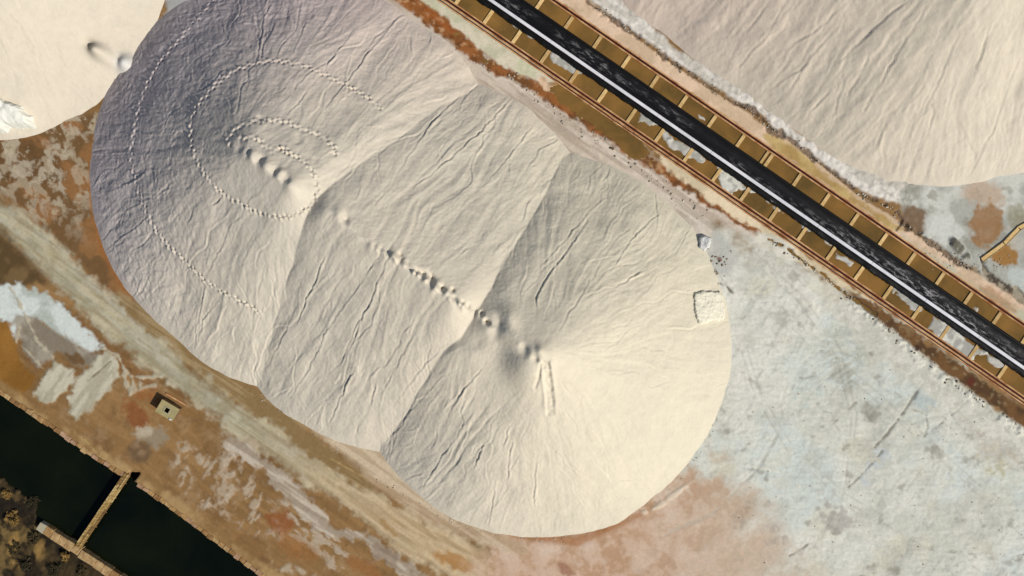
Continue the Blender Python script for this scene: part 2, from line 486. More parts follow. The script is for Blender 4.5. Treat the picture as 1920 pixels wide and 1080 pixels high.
# --- heap beyond the track, upper right
TR = [((1440, -262), (1762, -40), 17, 17.2, 0.0, 0.0), ((1762, -40), (1850, -40), 17.2, 16.6, 0.0, 0.0)]
def tr_h(u, v): return lobes(u, v, TR, 140)
F = Field(1020, 2250, -680, 352, 0.17, tr_h, 500)
F.rills(np.ones(F.U.shape)*1.05, 510)
F.Z += 0.03*np.clip(F.H0, 0, 1)*fbm(F.U*0.2, F.V*0.2, 53, 2)
vis = ((F.V > -180) & (F.U < 2000)).astype(float)
F.creases(210, 601, vis, depth=(0.03, 0.10), length=(30, 200))
F.creases(100, 602, vis, depth=(0.03, 0.08), length=(12, 50))
for k, pts in enumerate([[(1745, 0), (1710, 55), (1673, 117), (1630, 187), (1613, 220)], [(1707, 0), (1665, 30), (1620, 70), (1573, 117)], [(1590, 3), (1537, 50), (1467, 97)], [(1473, 7), (1427, 80), (1370, 140)], [(1630, 103), (1593, 173), (1587, 193)],
                         [(1557, 167), (1513, 217)], [(1910, 110), (1863, 240), (1820, 327)], [(1800, 60), (1760, 150), (1720, 240)], [(1660, 230), (1640, 280)], [(1440, 10), (1400, 60)], [(1560, 60), (1500, 130), (1440, 170)], [(1520, 110), (1480, 170)], [(1750, 200), (1740, 260)], [(1860, 40), (1830, 130)]]):
    F.crease_vis(pts, tr_h, 0.17, 1.7, 140+k)
c = salt_colour(F, SALT*np.array([0.99, 0.973, 0.958]), np.array([0.01, 0.0, -0.01]), 81)
pk = sstep(1750, 1180, F.U)[..., None]*sstep(260, -20, F.V)[..., None]
c = c*(1+pk*np.array([0.03, -0.05, -0.02], np.float32))
TRF = F
o = link('salt_heap', F.build('salt_heap', c.astype(np.float32)), M['salt'])
tag(o, 'grooved pale salt heap beyond the black conveyor, in the upper right', 'salt heap', 'salt heaps at the stacker track')

# --- heap in the upper left corner
TL = [((-330, -260), (-34, -92), 15.9, 15.9, 0.0, 0.0)]
def tl_h(u, v): return lobes(u, v, TL, 160)
F = Field(-500, 330, -500, 275, 0.17, tl_h, 700)
F.rills(np.ones(F.U.shape)*0.4, 710)
F.creases(40, 801, ((F.V > -60) & (F.U > -60)).astype(float), depth=(0.05, 0.12), length=(20, 120))
for (a, b, r, dz, st_) in ((190, 100, 13, 1.7, (0.55, 1.25)), (212, 112, 12, 0.5, (0.55, 1.6)), (166, 82, 9, -0.5, None), (246, 126, 17, 1.9, None), (222, 114, 8, -0.5, (1.6, 1.6))):
    u, v = unproj(a, b, tl_h); F.stamp(u, v, r, dz, 2.0, st_)
c = salt_colour(F, SALT*np.array([0.98, 0.97, 0.96]), np.array([0.012, 0.0, -0.01]), 91)
u, v = unproj(243, 126, tl_h)
wm = np.exp(-(((F.U-u)**2+(F.V-v)**2)/(20*20))**1.5)[..., None]
c = c*(1-wm)+wm*lin(205, 203, 198)
u2, v2 = unproj(172, 88, tl_h)
mound_shade = (np.exp(-(((F.U-u2)/9)**2+((F.V-v2)/12)**2))*0.55)[..., None]  # shade on the mound's upper-left side, painted brown into the salt colour
c = c*(1-mound_shade)+mound_shade*lin(140, 125, 100)
o = link('salt_heap', F.build('salt_heap', c.astype(np.float32)), M['salt'])
tag(o, 'smooth sunlit salt heap with a pit and a white bump, in the upper left corner', 'salt heap', 'salt heaps at the stacker track')
TLF = F

# ---------------------------------------------------------------- ground sheet
st = 0.145/PX
us = np.arange(-130, 2052+st, st); vs_ = np.arange(-130, 1212+st, st)
U, V = np.meshgrid(us, vs_)
NY, NX = U.shape
Tt = (U-836)*N[0]+V*N[1]            # across the track, 0 at the near rail
Ss = (U-836)*D[0]+V*D[1]            # along the track
n_lo = fbm(U*0.008, V*0.008, 11, 4); n_mid = fbm(U*0.03, V*0.03, 21, 4); n_hi = fbm(U*0.11, V*0.11, 31, 3)
n_str = fbms(Ss*0.012, Tt*0.12, 61, 4)           # streaks along the track direction
n_str2 = fbms(Ss*0.12, Tt*0.02, 66, 4)           # streaks across it

def sub(pts, m):
    p = np.array(pts, float)
    i0 = max(0, int((p[:, 1].min()-m-vs_[0])/st)); i1 = min(NY, int((p[:, 1].max()+m-vs_[0])/st)+2)
    j0 = max(0, int((p[:, 0].min()-m-us[0])/st)); j1 = min(NX, int((p[:, 0].max()+m-us[0])/st)+2)
    return slice(i0, max(i0, i1)), slice(j0, max(j0, j1))

def poly(pts, soft=4, nz=6, nz2=4, m=40):
    """soft mask of a polygon in photo pixels with a ragged edge"""
    out = np.zeros(U.shape, np.float32)
    s_ = sub(pts, m); u = U[s_]; v = V[s_]
    if u.size == 0: return out
    dmin = np.full(u.shape, 1e9); ins = np.zeros(u.shape, bool)
    for k in range(len(pts)):
        a = pts[k]; b = pts[(k+1) % len(pts)]
        d, _ = seg_dist(u, v, a, b); dmin = np.minimum(dmin, d)
        if a[1] != b[1]:
            cond = ((a[1] > v) != (b[1] > v)) & (u < (b[0]-a[0])*(v-a[1])/(b[1]-a[1])+a[0])
            ins ^= cond
    sdv = np.where(ins, dmin, -dmin)+nz*n_mid[s_]*1.6+nz2*n_hi[s_]*1.6
    out[s_] = sstep(-soft, soft, sdv)
    return out

def line(pts, wdt, soft=2, nz=2, nz2=2, m=None):
    out = np.zeros(U.shape, np.float32)
    mm = (m or 0)+(max(wdt) if hasattr(wdt, '__len__') else wdt)+3*soft+20
    s_ = sub(pts, mm); u = U[s_]; v = V[s_]
    if u.size == 0: return out
    best = np.full(u.shape, 1e9)
    for k in range(len(pts)-1):
        d, t = seg_dist(u, v, pts[k], pts[k+1])
        ww = wdt if not hasattr(wdt, '__len__') else wdt[k]+(wdt[k+1]-wdt[k])*t
        best = np.minimum(best, d-ww)
    best = -best+nz*n_mid[s_]*1.6+nz2*n_hi[s_]*1.6
    out[s_] = sstep(-soft, soft, best)
    return out

def blob(cx, cy, rx, ry, rot=0.0, nz=6, soft=5):
    pts = [(cx+rx*math.cos(t)*math.cos(rot)-ry*math.sin(t)*math.sin(rot), cy+rx*math.cos(t)*math.sin(rot)+ry*math.sin(t)*math.cos(rot)) for t in np.linspace(0, 2*math.pi, 12, endpoint=False)]
    return poly(pts, soft, nz, nz*0.7)

C = np.zeros(U.shape+(3,), np.float32)
Zg = 0.035*n_mid+0.02*n_hi
def put(mask, rgb, k=1.0):
    global C
    m = (mask*k)[..., None]
    C = C*(1-m)+m*lin(*rgb)
def put2(mask, rgb_a, rgb_b, n, lo=-0.2, hi=0.25, k=1.0):
    global C
    t = sstep(lo, hi, n)[..., None]
    col = lin(*rgb_a)*(1-t)+lin(*rgb_b)*t
    m = (mask*k)[..., None]
    C = C*(1-m)+m*col

one = np.ones(U.shape, np.float32)
# south-west brown mud
put2(one, (126, 96, 60), (154, 120, 78), n_lo, -0.4, 0.4)
put2(one, (122, 92, 54), (150, 116, 72), n_str, -0.4, 0.4, k=0.5)
put(sstep(0.0, 0.5, n_mid+0.4*n_hi), (160, 132, 96), 0.45)
put(sstep(0.05, 0.5, fbm(U*0.02, V*0.02, 181, 5)), (118, 86, 50), 0.5)
put(sstep(0.15, 0.5, fbm(U*0.05+n_mid, V*0.05, 191, 4)), (106, 78, 48), 0.4)
# west corner between heap and road
wp = poly([(-140, 250), (200, 205), (240, 300), (260, 480), (380, 640), (500, 760), (420, 740), (250, 600), (120, 470), (0, 360), (-140, 300)], 8)
put2(wp, (112, 84, 52), (142, 102, 62), n_mid)
put(wp*poly([(-20, 262), (60, 262), (110, 300), (120, 340), (60, 350), (-20, 330)], 8, 8, 6), (88, 66, 40), 0.7)
put(wp*sstep(0.08, 0.34, fbm(U*0.035+1.0*n_mid, V*0.035+0.5*n_hi, 77, 6, 0.6))*sstep(480, 330, V), (178, 166, 144), 0.8)
put(wp*sstep(0.12, 0.3, fbm(U*0.06, V*0.05, 87, 4))*sstep(480, 380, V), (190, 176, 150), 0.5)
put(line([(178, 300), (182, 380), (205, 470), (240, 545)], [10, 14, 18, 8], 6), (148, 98, 52), 0.85)
put2(line([(225, 560), (300, 625), (400, 700), (500, 770), (600, 850), (690, 910)], [12, 20, 20, 20, 20, 12], 8), (136, 112, 74), (160, 138, 100), n_str, k=0.9)
put2(line([(560, 770), (640, 825), (720, 870), (820, 945), (900, 990)], [8, 22, 34, 24, 14], 8), (186, 166, 138), (206, 188, 160), n_str, k=0.9)
# dirt road along the foot of the heap
ROAD = [(-140, 310), (-30, 385), (60, 450), (150, 540), (250, 632), (350, 716), (450, 790), (560, 868), (660, 935), (770, 1000), (880, 1055), (1010, 1130), (1120, 1200)]
road = line(ROAD, [30, 30, 31, 30, 27, 22, 21, 22, 25, 32, 38, 44, 44], 11, 9, 6)
put2(road, (158, 151, 126), (184, 178, 158), fbms(Ss*0.012, Tt*0.07, 63, 4)+0.5*n_mid, -0.5, 0.5)
put(road*sstep(-0.05, 0.5, n_mid+0.5*n_hi), (186, 178, 150), 0.5)
put(road*sstep(0.1, 0.6, fbm(U*0.03, V*0.03, 197, 5)), (146, 132, 98), 0.5)
put(road*sstep(0.1, 0.4, fbms(Ss*0.006, Tt*0.16, 69, 3)), (192, 182, 150), 0.45)
put(road*sstep(0.12, 0.45, fbms(Ss*0.02, Tt*0.2, 73, 3)), (138, 124, 88), 0.4)
pinkr = road*sstep(420, 760, U)
put2(pinkr, (178, 148, 108), (208, 180, 142), n_str, k=0.75)
for off, dz in ((-14, -0.06), (12, -0.06), (-4, 0.05), (24, 0.05), (-26, 0.06)):
    ln = line([(a-off*0.57, b+off*0.82) for a, b in ROAD], 2.5, 3, 1.5, 1)
    Zg += dz*ln
    put(ln*sstep(-0.3, 0.3, n_mid), (194, 180, 146) if dz > 0 else (146, 130, 94), 0.4)
# brown verge under the road
put2(line([(110, 570), (160, 620), (220, 680), (290, 725)], [6, 9, 12, 4], 4, 4, 3), (112, 82, 48), (134, 98, 60), n_mid, k=0.95)
# dark olive stain by the left frame edge
put2(poly([(-140, 400), (0, 425), (30, 455), (70, 500), (95, 530), (50, 545), (-140, 545)], 9, 9, 5), (84, 66, 40), (112, 90, 58), n_mid, k=0.92)
# white-blue salt band and the slabs below it
put2(poly([(-140, 532), (0, 533), (65, 535), (118, 570), (145, 604), (190, 646), (172, 662), (105, 628), (60, 596), (30, 610), (28, 640), (0, 600), (-140, 590)], 5, 6, 5), (176, 182, 172), (206, 212, 206), n_mid, -0.3, 0.1)
put2(poly([(32, 592), (70, 594), (120, 632), (168, 660), (196, 664), (180, 688), (150, 690), (104, 664), (70, 690), (40, 660)], 5, 5, 4), (132, 122, 106), (158, 150, 134), n_mid, k=0.95)
put(blob(135, 670, 30, 11, 0.5), (104, 76, 42), 0.9)
put2(poly([(-140, 600), (10, 604), (34, 645), (48, 690), (70, 706), (62, 724), (40, 740), (0, 716), (-140, 640)], 4, 5, 4), (130, 90, 36), (150, 106, 48), n_lo)
slab1 = poly([(102, 677), (141, 695), (139, 718), (104, 753), (88, 755), (60, 745), (72, 718)], 4, 5, 4)
slab2 = poly([(197, 656), (219, 677), (221, 704), (206, 728), (185, 755), (165, 770), (143, 785), (133, 772), (127, 745), (141, 716), (165, 690)], 4, 5, 4)
put2(np.maximum(slab1, slab2), (172, 165, 142), (194, 188, 166), n_str2)
Zg += 0.05*np.maximum(slab1, slab2)
for a, b in (((79, 708), (106, 669)), ((165, 714), (208, 677)), ((128, 705), (145, 688))):
    ln = line([a, b], 0.8, 1.4, 0.6, 0.6); put(ln, (96, 84, 60), 0.85); Zg -= 0.05*ln
for pts in ([(196, 655), (222, 668), (232, 690), (246, 705), (268, 708)], [(232, 690), (236, 715), (245, 738), (262, 728), (290, 722)], [(246, 705), (252, 722), (245, 738)], [(20, 540), (40, 575), (70, 640), (100, 668)], [(36, 612), (30, 640), (52, 660), (80, 690)], [(262, 728), (262, 708), (300, 706), (330, 725)]):
    ln = line(pts, 1.8, 2, 3, 3); put(ln, (182, 172, 148), 0.85); Zg += 0.05*ln
# ground round the chamber: red stains, pale crust
put(blob(255, 775, 28, 16, 0.9, 9, 9), (128, 66, 28), 0.7)
put(blob(280, 748, 26, 14, 0.3, 8, 9), (146, 86, 40), 0.6)
put2(poly([(275, 800), (322, 799), (318, 824), (294, 844), (266, 830), (246, 814)], 4, 5, 5), (146, 130, 106), (178, 164, 140), n_mid)
put2(blob(262, 848, 26, 24, 0.4, 7, 7), (104, 82, 58), (142, 118, 90), n_mid, k=0.85)
for (a, b, rx, ry, ro) in ((345, 838, 14, 6, 0.4), (372, 856, 5, 16, -0.3), (417, 862, 7, 12, 0.1), (443, 875, 2.6, 22, 0.05), (357, 890, 11, 9, 0.6), (425, 905, 20, 24, 0.5), (400, 925, 6, 26, -0.6),
                          (422, 966, 16, 7, 0.9), (475, 955, 9, 20, 0.2), (510, 993, 9, 6, 0.7), (520, 1003, 6, 8, 0.2), (390, 945, 20, 4, 0.6), (455, 990, 16, 3, 0.9), (545, 1066, 20, 5, 0.1), (575, 1075, 20, 5, 0.5), (480, 830, 22, 6, 0.5), (392, 778, 10, 6, 0.4), (520, 1060, 9, 7, 0.3)):
    mk = blob(a, b, rx, ry, ro, 6, 5)*sstep(-0.4, 0.15, n_hi+0.4*n_str2)
    put(mk, (176, 158, 134), 0.85); Zg += 0.03*mk
mk = blob(425, 920, 115, 55, 0.65, 12, 14)*sstep(0.10, 0.34, fbms(Ss*0.09, Tt*0.035, 221, 5, 0.6))
put(mk, (182, 166, 144), 0.8); Zg += 0.03*mk
mk = blob(600, 1010, 120, 30, 0.65, 12, 12)*sstep(0.10, 0.34, fbms(Ss*0.035, Tt*0.08, 231, 5, 0.6))
put(mk, (188, 174, 154), 0.7); Zg += 0.03*mk
band = line([(430, 830), (466, 852), (500, 874), (533, 907), (560, 934), (588, 968), (622, 998), (655, 1000), (690, 1012), (733, 1048), (790, 1090), (860, 1140)], [6, 9, 12, 15, 13, 17, 12, 10, 12, 10, 10, 10], 5, 8, 6)
put2(band, (160, 146, 128), (196, 184, 166), n_str, k=0.9); Zg += 0.03*band
put(blob(520, 975, 26, 17, 0.4, 9, 9), (142, 78, 34), 0.65)
put(blob(560, 1030, 40, 20, 0.4, 9, 9), (150, 98, 48), 0.5)
put(blob(720, 1040, 30, 10, 0.65, 6, 5), (126, 104, 84), 0.6)
put(blob(850, 1052, 38, 13, 0.35, 6, 5), (164, 114, 50), 0.75); put(blob(728, 990, 26, 8, 0.8, 5, 4), (150, 112, 50), 0.6)
put(blob(690, 1070, 40, 16, 0.6, 6, 6), (146, 100, 56), 0.8)
for pts in ([(150, 818), (165, 835), (190, 862)], [(620, 860), (700, 905), (780, 955)]):
    put(line(pts, 1.5, 2, 1, 1), (190, 160, 110), 0.6)
# bank path beside the canal
put2(line([(-140, 645), (0, 728), (75, 778), (160, 838), (235, 886), (300, 926), (380, 986), (500, 1075), (620, 1160)], 12, 7, 3, 3), (142, 112, 70), (174, 144, 98), n_mid, k=0.8)

# southern pink-brown apron
pa = poly([(930, 985), (1080, 1000), (1190, 940), (1270, 840), (1330, 780), (1560, 900), (1640, 1010), (1680, 1100), (1700, 1240), (1000, 1240), (900, 1060)], 34, 20, 8, 110)
put2(pa, (182, 148, 118), (202, 174, 150), n_mid+0.6*n_hi, -0.5, 0.5)
put(pa*sstep(0.05, 0.5, fbm(U*0.025, V*0.025, 241, 5)), (212, 194, 176), 0.55)
put(pa*sstep(1180, 1480, U+0.3*V-300), (200, 186, 166), 0.8)
put(pa*sstep(0.1, 0.4, n_hi+0.5*n_lo), (206, 176, 152), 0.4)
put(line([(960, 1000), (1080, 1015), (1200, 965)], [7, 10, 6], 6), (158, 104, 56), 0.7)
put(blob(1060, 1065, 18, 8, 0.6), (132, 70, 40), 0.6)
put2(line([(690, 890), (800, 965), (900, 1005), (980, 1030)], [10, 14, 16, 10], 7), (176, 152, 122), (198, 178, 150), n_str, k=0.8)
# eastern salt flat
fl = poly([(1230, 400), (1330, 415), (1420, 440), (1520, 505), (1640, 585), (1740, 680), (1800, 715), (1870, 790), (2100, 930), (2100, 1260), (1560, 1260), (1490, 1060), (1420, 930), (1320, 880), (1200, 780)], 62, 40, 14, 200)
put2(fl, (202, 202, 188), (220, 219, 207), n_lo+0.6*n_mid, -0.5, 0.5)
put(fl*sstep(0.0, 0.4, fbm(U*0.009, V*0.009, 93, 4)), (200, 211, 205), 0.7)
put(fl*sstep(0.1, 0.45, fbm(U*0.014, V*0.014, 97, 4)), (212, 208, 186), 0.7)
put(fl*sstep(0.05, 0.7, fbm(U*0.02, V*0.02, 101, 5)), (170, 168, 156), 0.5)
put(fl*sstep(0.1, 0.55, n_hi+0.6*n_mid), (216, 214, 200), 0.5)
n_f = fbm(U*0.22, V*0.22, 205, 3); n_sw = fbm(U*0.05+2.2*fbm(U*0.012, V*0.012, 207, 3), V*0.16+2.2*n_lo, 211, 4)
put(fl*sstep(0.0, 0.7, n_f), (220, 219, 206), 0.16); put(fl*sstep(0.0, 0.7, -n_f), (178, 178, 166), 0.16)
put(fl*sstep(0.1, 0.6, n_sw), (220, 218, 206), 0.4); put(fl*sstep(0.15, 0.6, -n_sw), (176, 176, 166), 0.3)
Zg += fl*(0.02*n_f+0.03*n_sw)
put(fl*sstep(0.22, 0.5, n_str2*0.8+0.4*n_hi), (166, 168, 160), 0.4)
put(fl*sstep(0.32, 0.7, fbm(U*0.035, V*0.05, 107, 5)), (130, 124, 112), 0.6)
for (a, b, rx, ry, ro, col, k) in ((1580, 715, 20, 16, 0.5, (120, 114, 100), 0.45), (1325, 806, 8, 7, 0, (108, 100, 88), 0.7), (1352, 800, 14, 12, 0, (160, 155, 144), 0.5), (1632, 772, 13, 7, 0.7, (122, 118, 106), 0.6),
                              (1785, 787, 14, 7, 0.7, (98, 94, 84), 0.75), (1815, 815, 12, 6, 0.7, (112, 108, 96), 0.65), (1750, 848, 15, 6, 0.5, (116, 108, 94), 0.6), (1440, 890, 12, 4, 0.4, (118, 112, 98), 0.6),
                              (1860, 865, 38, 24, 0.9, (186, 178, 142), 0.9), (1565, 965, 34, 24, 0.4, (168, 162, 154), 0.8), (1455, 1005, 26, 22, 0.3, (166, 152, 140), 0.7), (1390, 965, 24, 14, -0.9, (150, 136, 118), 0.6), (1408, 945, 12, 8, -0.8, (122, 116, 98), 0.6),
                              (1645, 872, 44, 16, -0.95, (186, 194, 196), 0.8), (1740, 745, 20, 26, 0.3, (168, 182, 182), 0.75), (1520, 745, 34, 26, 0.2, (188, 202, 194), 0.7), (1590, 655, 60, 40, 0.4, (186, 186, 172), 0.6), (1480, 590, 30, 22, 0.2, (150, 146, 134), 0.4), (1510, 612, 14, 6, 0.4, (122, 118, 106), 0.4)):
    put(blob(a, b, rx, ry, ro, 8, 8)*sstep(-0.35, 0.3, n_hi+0.5*n_mid), col, k*0.85)
for (pts, col, wdt, dz) in (([(1728, 722), (1700, 765), (1662, 815), (1640, 838)], (98, 92, 80), 1.0, -0.08), ([(1820, 744), (1785, 778), (1730, 820)], (112, 106, 94), 0.8, -0.06), ([(1590, 916), (1625, 880), (1655, 845)], (110, 104, 92), 0.9, -0.07),
                           ([(1480, 1042), (1505, 1028), (1517, 1019)], (120, 106, 92), 1.2, -0.08), ([(1605, 755), (1560, 795)], (150, 146, 132), 0.8, -0.03), ([(1400, 872), (1470, 885), (1500, 915)], (214, 212, 196), 2.0, 0.04),
                           ([(1728, 722), (1760, 735), (1790, 748)], (212, 214, 204), 1.5, 0.04), ([(1700, 765), (1735, 775), (1740, 800), (1730, 830)], (158, 152, 134), 1.2, -0.05), ([(1300, 900), (1240, 945), (1205, 962)], (214, 200, 178), 3.0, 0.10)):
    ln = line(pts, wdt, 1.5, 2, 1.5)*sstep(-0.6, 0.2, n_hi+n_mid); put(ln, col, 0.7); Zg += dz*ln
# faint wheel arcs on the flat
for k in range(16):
    cx, cy = 1660, 770; R = 90+k*7+3*math.sin(k*2.1)
    pts = [(cx+R*math.cos(t), cy+R*0.75*math.sin(t)) for t in np.linspace(2.6+0.02*k, 4.1, 9)]
    ln = line(pts, 0.7, 1.8, 1.5, 1)*sstep(-0.25, 0.3, n_mid); put(ln, (174, 172, 158), 0.3); Zg -= 0.02*ln
for k in range(11):
    o_ = k*7.0
    pts = [(1375+o_*0.9, 470-o_*0.2), (1450+o_, 520+o_*0.6), (1530+o_, 590+o_*0.7)]
    ln = line(pts, 0.8, 1.8, 1.5, 1)*sstep(-0.2, 0.3, n_mid); put(ln, (216, 214, 200), 0.45); Zg += 0.03*ln
# wheel tracks across the flat and along the road
for pts, gp in (([(1400, 470), (1500, 560), (1570, 660), (1600, 780), (1590, 900), (1540, 1000), (1500, 1100)], 14), ([(1420, 540), (1520, 640), (1640, 740), (1760, 850), (1880, 960), (1960, 1040)], 14),
                ([(1390, 640), (1420, 740), (1480, 840), (1580, 930), (1720, 1010), (1860, 1090)], 13), ([(1250, 1000), (1340, 960), (1420, 880), (1480, 780), (1560, 700), (1660, 640)], 13)):
    for o_ in (-gp/2, gp/2):
        ln = line([(a+o_*0.7, b-o_*0.7) for a, b in pts], 1.3, 1.8, 1.0, 0.8)*sstep(-0.35, 0.25, n_mid+0.5*n_hi)
        put(ln, (172, 170, 157), 0.38); Zg -= 0.03*ln
# rough chunks near the small mounds east of the heap
put(poly([(1300, 440), (1350, 440), (1385, 480), (1370, 520), (1345, 520), (1320, 500)], 8, 6, 5), (182, 182, 174), 0.8)
for pts in ([(1340, 505), (1352, 520), (1368, 545)], [(1345, 530), (1360, 535), (1372, 548)], [(1338, 540), (1345, 535)]):
    ln = line(pts, 1.2, 1.6, 2, 2); put(ln, (118, 112, 100), 0.7); Zg -= 0.05*ln
put(blob(1347, 485, 6, 3, 0.6, 2, 2), (110, 62, 50), 0.8)

# strip between heap and near rail
put2(poly([(690, -140), (760, 10), (860, 92), (1000, 190), (1110, 268), (1200, 330), (1300, 400), (1420, 445), (1400, 405), (1290, 340), (1180, 255), (1080, 195), (960, 118), (860, 55), (790, 0), (700, -140)], 8, 5, 4), (184, 168, 150), (212, 198, 182), n_str)
rim = line([(700, -30), (845, 95), (985, 200), (1095, 280), (1200, 350), (1310, 425)], 26, 8, 4, 3)
put2(rim, (186, 172, 156), (214, 202, 186), n_str, k=0.8)
Zg += 0.10*rim*np.abs(n_str)
rust = line([(650, -110), (740, -20), (790, 15), (850, 62), (905, 112), (960, 140), (1030, 178), (1100, 222), (1160, 262), (1220, 305), (1290, 350), (1350, 390), (1430, 438)], [16, 16, 18, 17, 12, 9, 11, 15, 15, 12, 9, 8, 5], 4, 4, 4)
put2(rust, (112, 74, 40), (146, 92, 48), n_mid)
put(rust*sstep(1000, 760, U), (150, 92, 46), 0.6)
put(rust*sstep(0.15, 0.45, n_hi+0.3*n_mid), (92, 58, 30), 0.7)
put(rust*sstep(0.25, 0.5, fbm(U*0.1, V*0.1, 131, 3)), (196, 160, 120), 0.6)
Zg -= 0.06*rust
put(line([(800, 20), (820, 36), (850, 60)], 5, 6), (160, 90, 40), 0.6)
cr1 = poly([(700, -120), (836, -4), (900, 44), (985, 103), (1035, 140), (1042, 152), (1015, 150), (975, 138), (925, 112), (890, 82), (850, 48), (818, 18), (770, -15), (690, -90)], 3, 4, 3)
put2(cr1, (192, 188, 160), (212, 202, 178), n_lo+n_mid)
put(cr1*sstep(0.1, 0.4, fbm(U*0.03, V*0.03, 141, 3)), (186, 190, 152), 0.6)
cr2 = poly([(1228, 282), (1262, 300), (1345, 358), (1440, 424), (1520, 480), (1600, 536), (1640, 565), (1600, 552), (1560, 530), (1500, 492), (1440, 452), (1420, 428), (1360, 396), (1300, 352), (1250, 318)], 3, 4, 4)
put2(cr2, (204, 188, 156), (226, 208, 176), n_mid)
put2(line([(1018, 150), (1024, 164), (1048, 170), (1090, 195), (1130, 222), (1150, 225), (1190, 250), (1205, 275)], [5, 4, 3.5, 3, 3, 3, 4, 6], 2.5, 3, 3), (190, 160, 130), (218, 188, 156), n_hi)
put(blob(1203, 281, 10, 9, 0.3, 2, 2), (216, 208, 190), 0.95)
put2(poly([(1420, 432), (1470, 450), (1500, 486), (1470, 482), (1420, 460)], 4, 4, 4), (200, 196, 180), (220, 216, 200), n_mid)
pools = poly([(1030, 165), (1048, 158), (1110, 200), (1200, 262), (1222, 290), (1190, 300), (1150, 262), (1095, 222), (1048, 190)], 4, 4, 3)
wetR = poly([(1588, 540), (1650, 580), (1720, 628), (1800, 684), (1880, 738), (1960, 795), (2060, 862), (2060, 905), (1920, 800), (1860, 762), (1800, 718), (1760, 690), (1715, 652), (1660, 610), (1600, 562)], 3, 5, 5)
put2(line([(1590, 585), (1650, 630), (1705, 675), (1750, 712), (1790, 742), (1850, 785), (1920, 832), (2040, 915)], 26, 6, 4, 3), (196, 195, 180), (212, 210, 196), n_hi+n_mid)
put2(wetR, (84, 60, 36), (112, 80, 46), n_mid)
put(wetR*sstep(0.2, 0.5, n_hi), (150, 130, 96), 0.5)
put(line([(1440, 448), (1470, 462), (1510, 492), (1545, 515), (1570, 540), (1600, 560), (1640, 590)], [2, 1.8, 2, 2.2, 2, 3, 4], 2, 3, 3), (62, 50, 34), 0.85)
Zg -= 0.15*line([(1440, 448), (1470, 462), (1510, 492), (1545, 515), (1570, 540), (1600, 560), (1640, 590)], 2, 3, 3, 3)
put(blob(1719, 653, 6, 6, 0, 1, 2), (62, 36, 26), 0.9); put(blob(1820, 716, 8, 10, 0.3, 2, 2), (96, 44, 30), 0.85)
edgeR = line([(1600, 575), (1660, 620), (1715, 662), (1760, 700), (1800, 728), (1860, 772), (1920, 812), (2040, 900)], 5, 5, 5, 4)
Zg += 0.14*edgeR*sstep(-0.2, 0.3, n_hi); put(edgeR*sstep(-0.1, 0.2, n_mid), (212, 210, 196), 0.7)

# strip beyond the far rail
sR = poly([(900, -140), (1046, 0), (1200, 108), (1400, 246), (1560, 358), (1700, 455), (1800, 524), (1925, 612), (2060, 705), (2060, 640), (1920, 560), (1820, 505), (1740, 455), (1680, 410), (1600, 360), (1530, 300), (1450, 245), (1380, 196), (1290, 140), (1200, 75), (1100, -5), (1000, -140)], 3, 2, 2)
put2(sR, (204, 178, 148), (222, 194, 166), n_mid+0.4*n_lo)
ochre = poly([(1435, 256), (1480, 268), (1540, 318), (1600, 365), (1660, 405), (1690, 428), (1670, 432), (1600, 385), (1530, 336), (1450, 282)], 5, 5, 3)
put2(ochre, (168, 138, 78), (190, 164, 104), n_mid, k=0.9)
put2(poly([(1690, 440), (1780, 500), (1850, 545), (1930, 590), (1930, 610), (1800, 524), (1700, 455)], 6, 4, 3), (196, 178, 146), (182, 182, 158), n_mid, k=0.8)
put(blob(1870, 560, 40, 10, 0.6, 5, 5), (160, 112, 62), 0.55)
rimR = poly([(1000, -140), (1105, 0), (1200, 70), (1290, 132), (1380, 190), (1430, 215), (1450, 240), (1530, 298), (1600, 352), (1650, 372), (1690, 385), (1720, 350), (1700, 338), (1610, 310), (1540, 282), (1480, 236), (1420, 188), (1360, 140), (1270, 92), (1170, -5), (1080, -140)], 5, 3, 3)
put2(rimR, (196, 190, 178), (218, 212, 202), n_mid+n_str)
Zg += 0.10*rimR*(0.5+n_hi)
# corner flats right of the track
cf = poly([(1690, 360), (1700, 334), (1930, 322), (2060, 330), (2060, 640), (1930, 566), (1830, 510), (1740, 452), (1690, 412)], 6, 5, 4)
put2(cf, (172, 172, 162), (202, 202, 192), n_mid+n_lo)
put(cf*sstep(0.15, 0.4, fbm(U*0.05, V*0.05, 151, 4)), (140, 138, 124), 0.6)
put(blob(1715, 410, 30, 22, 0.4, 7, 6), (112, 82, 50), 0.85)
put(blob(1845, 365, 40, 26, 0.1, 8, 9), (184, 160, 136), 0.8)
put(blob(1850, 420, 34, 42, 0.1, 9, 7), (148, 106, 58), 0.85)
put(blob(1885, 478, 30, 27, 0.5, 6, 4), (154, 106, 34), 0.9)
put(blob(1905, 460, 16, 14, 0.5, 6, 4), (186, 182, 168), 0.8)
put(blob(1905, 405, 20, 20, 0, 6, 5), (136, 130, 100), 0.6)
put(blob(1768, 425, 40, 20, 0.3, 6, 6), (206, 208, 200), 0.8)
wd = blob(1803, 470, 24, 11, 0.75, 4, 3); put(wd*sstep(-0.4, 0.1, n_hi), (92, 88, 74), 0.85); Zg += 0.18*wd*(0.7+n_hi)
wd2 = line([(1786, 452), (1790, 462)], 5, 3); put(wd2, (96, 92, 80), 0.8); Zg += 0.15*wd2
put(blob(1910, 520, 30, 18, 0.7, 5, 4), (194, 202, 196), 0.7)
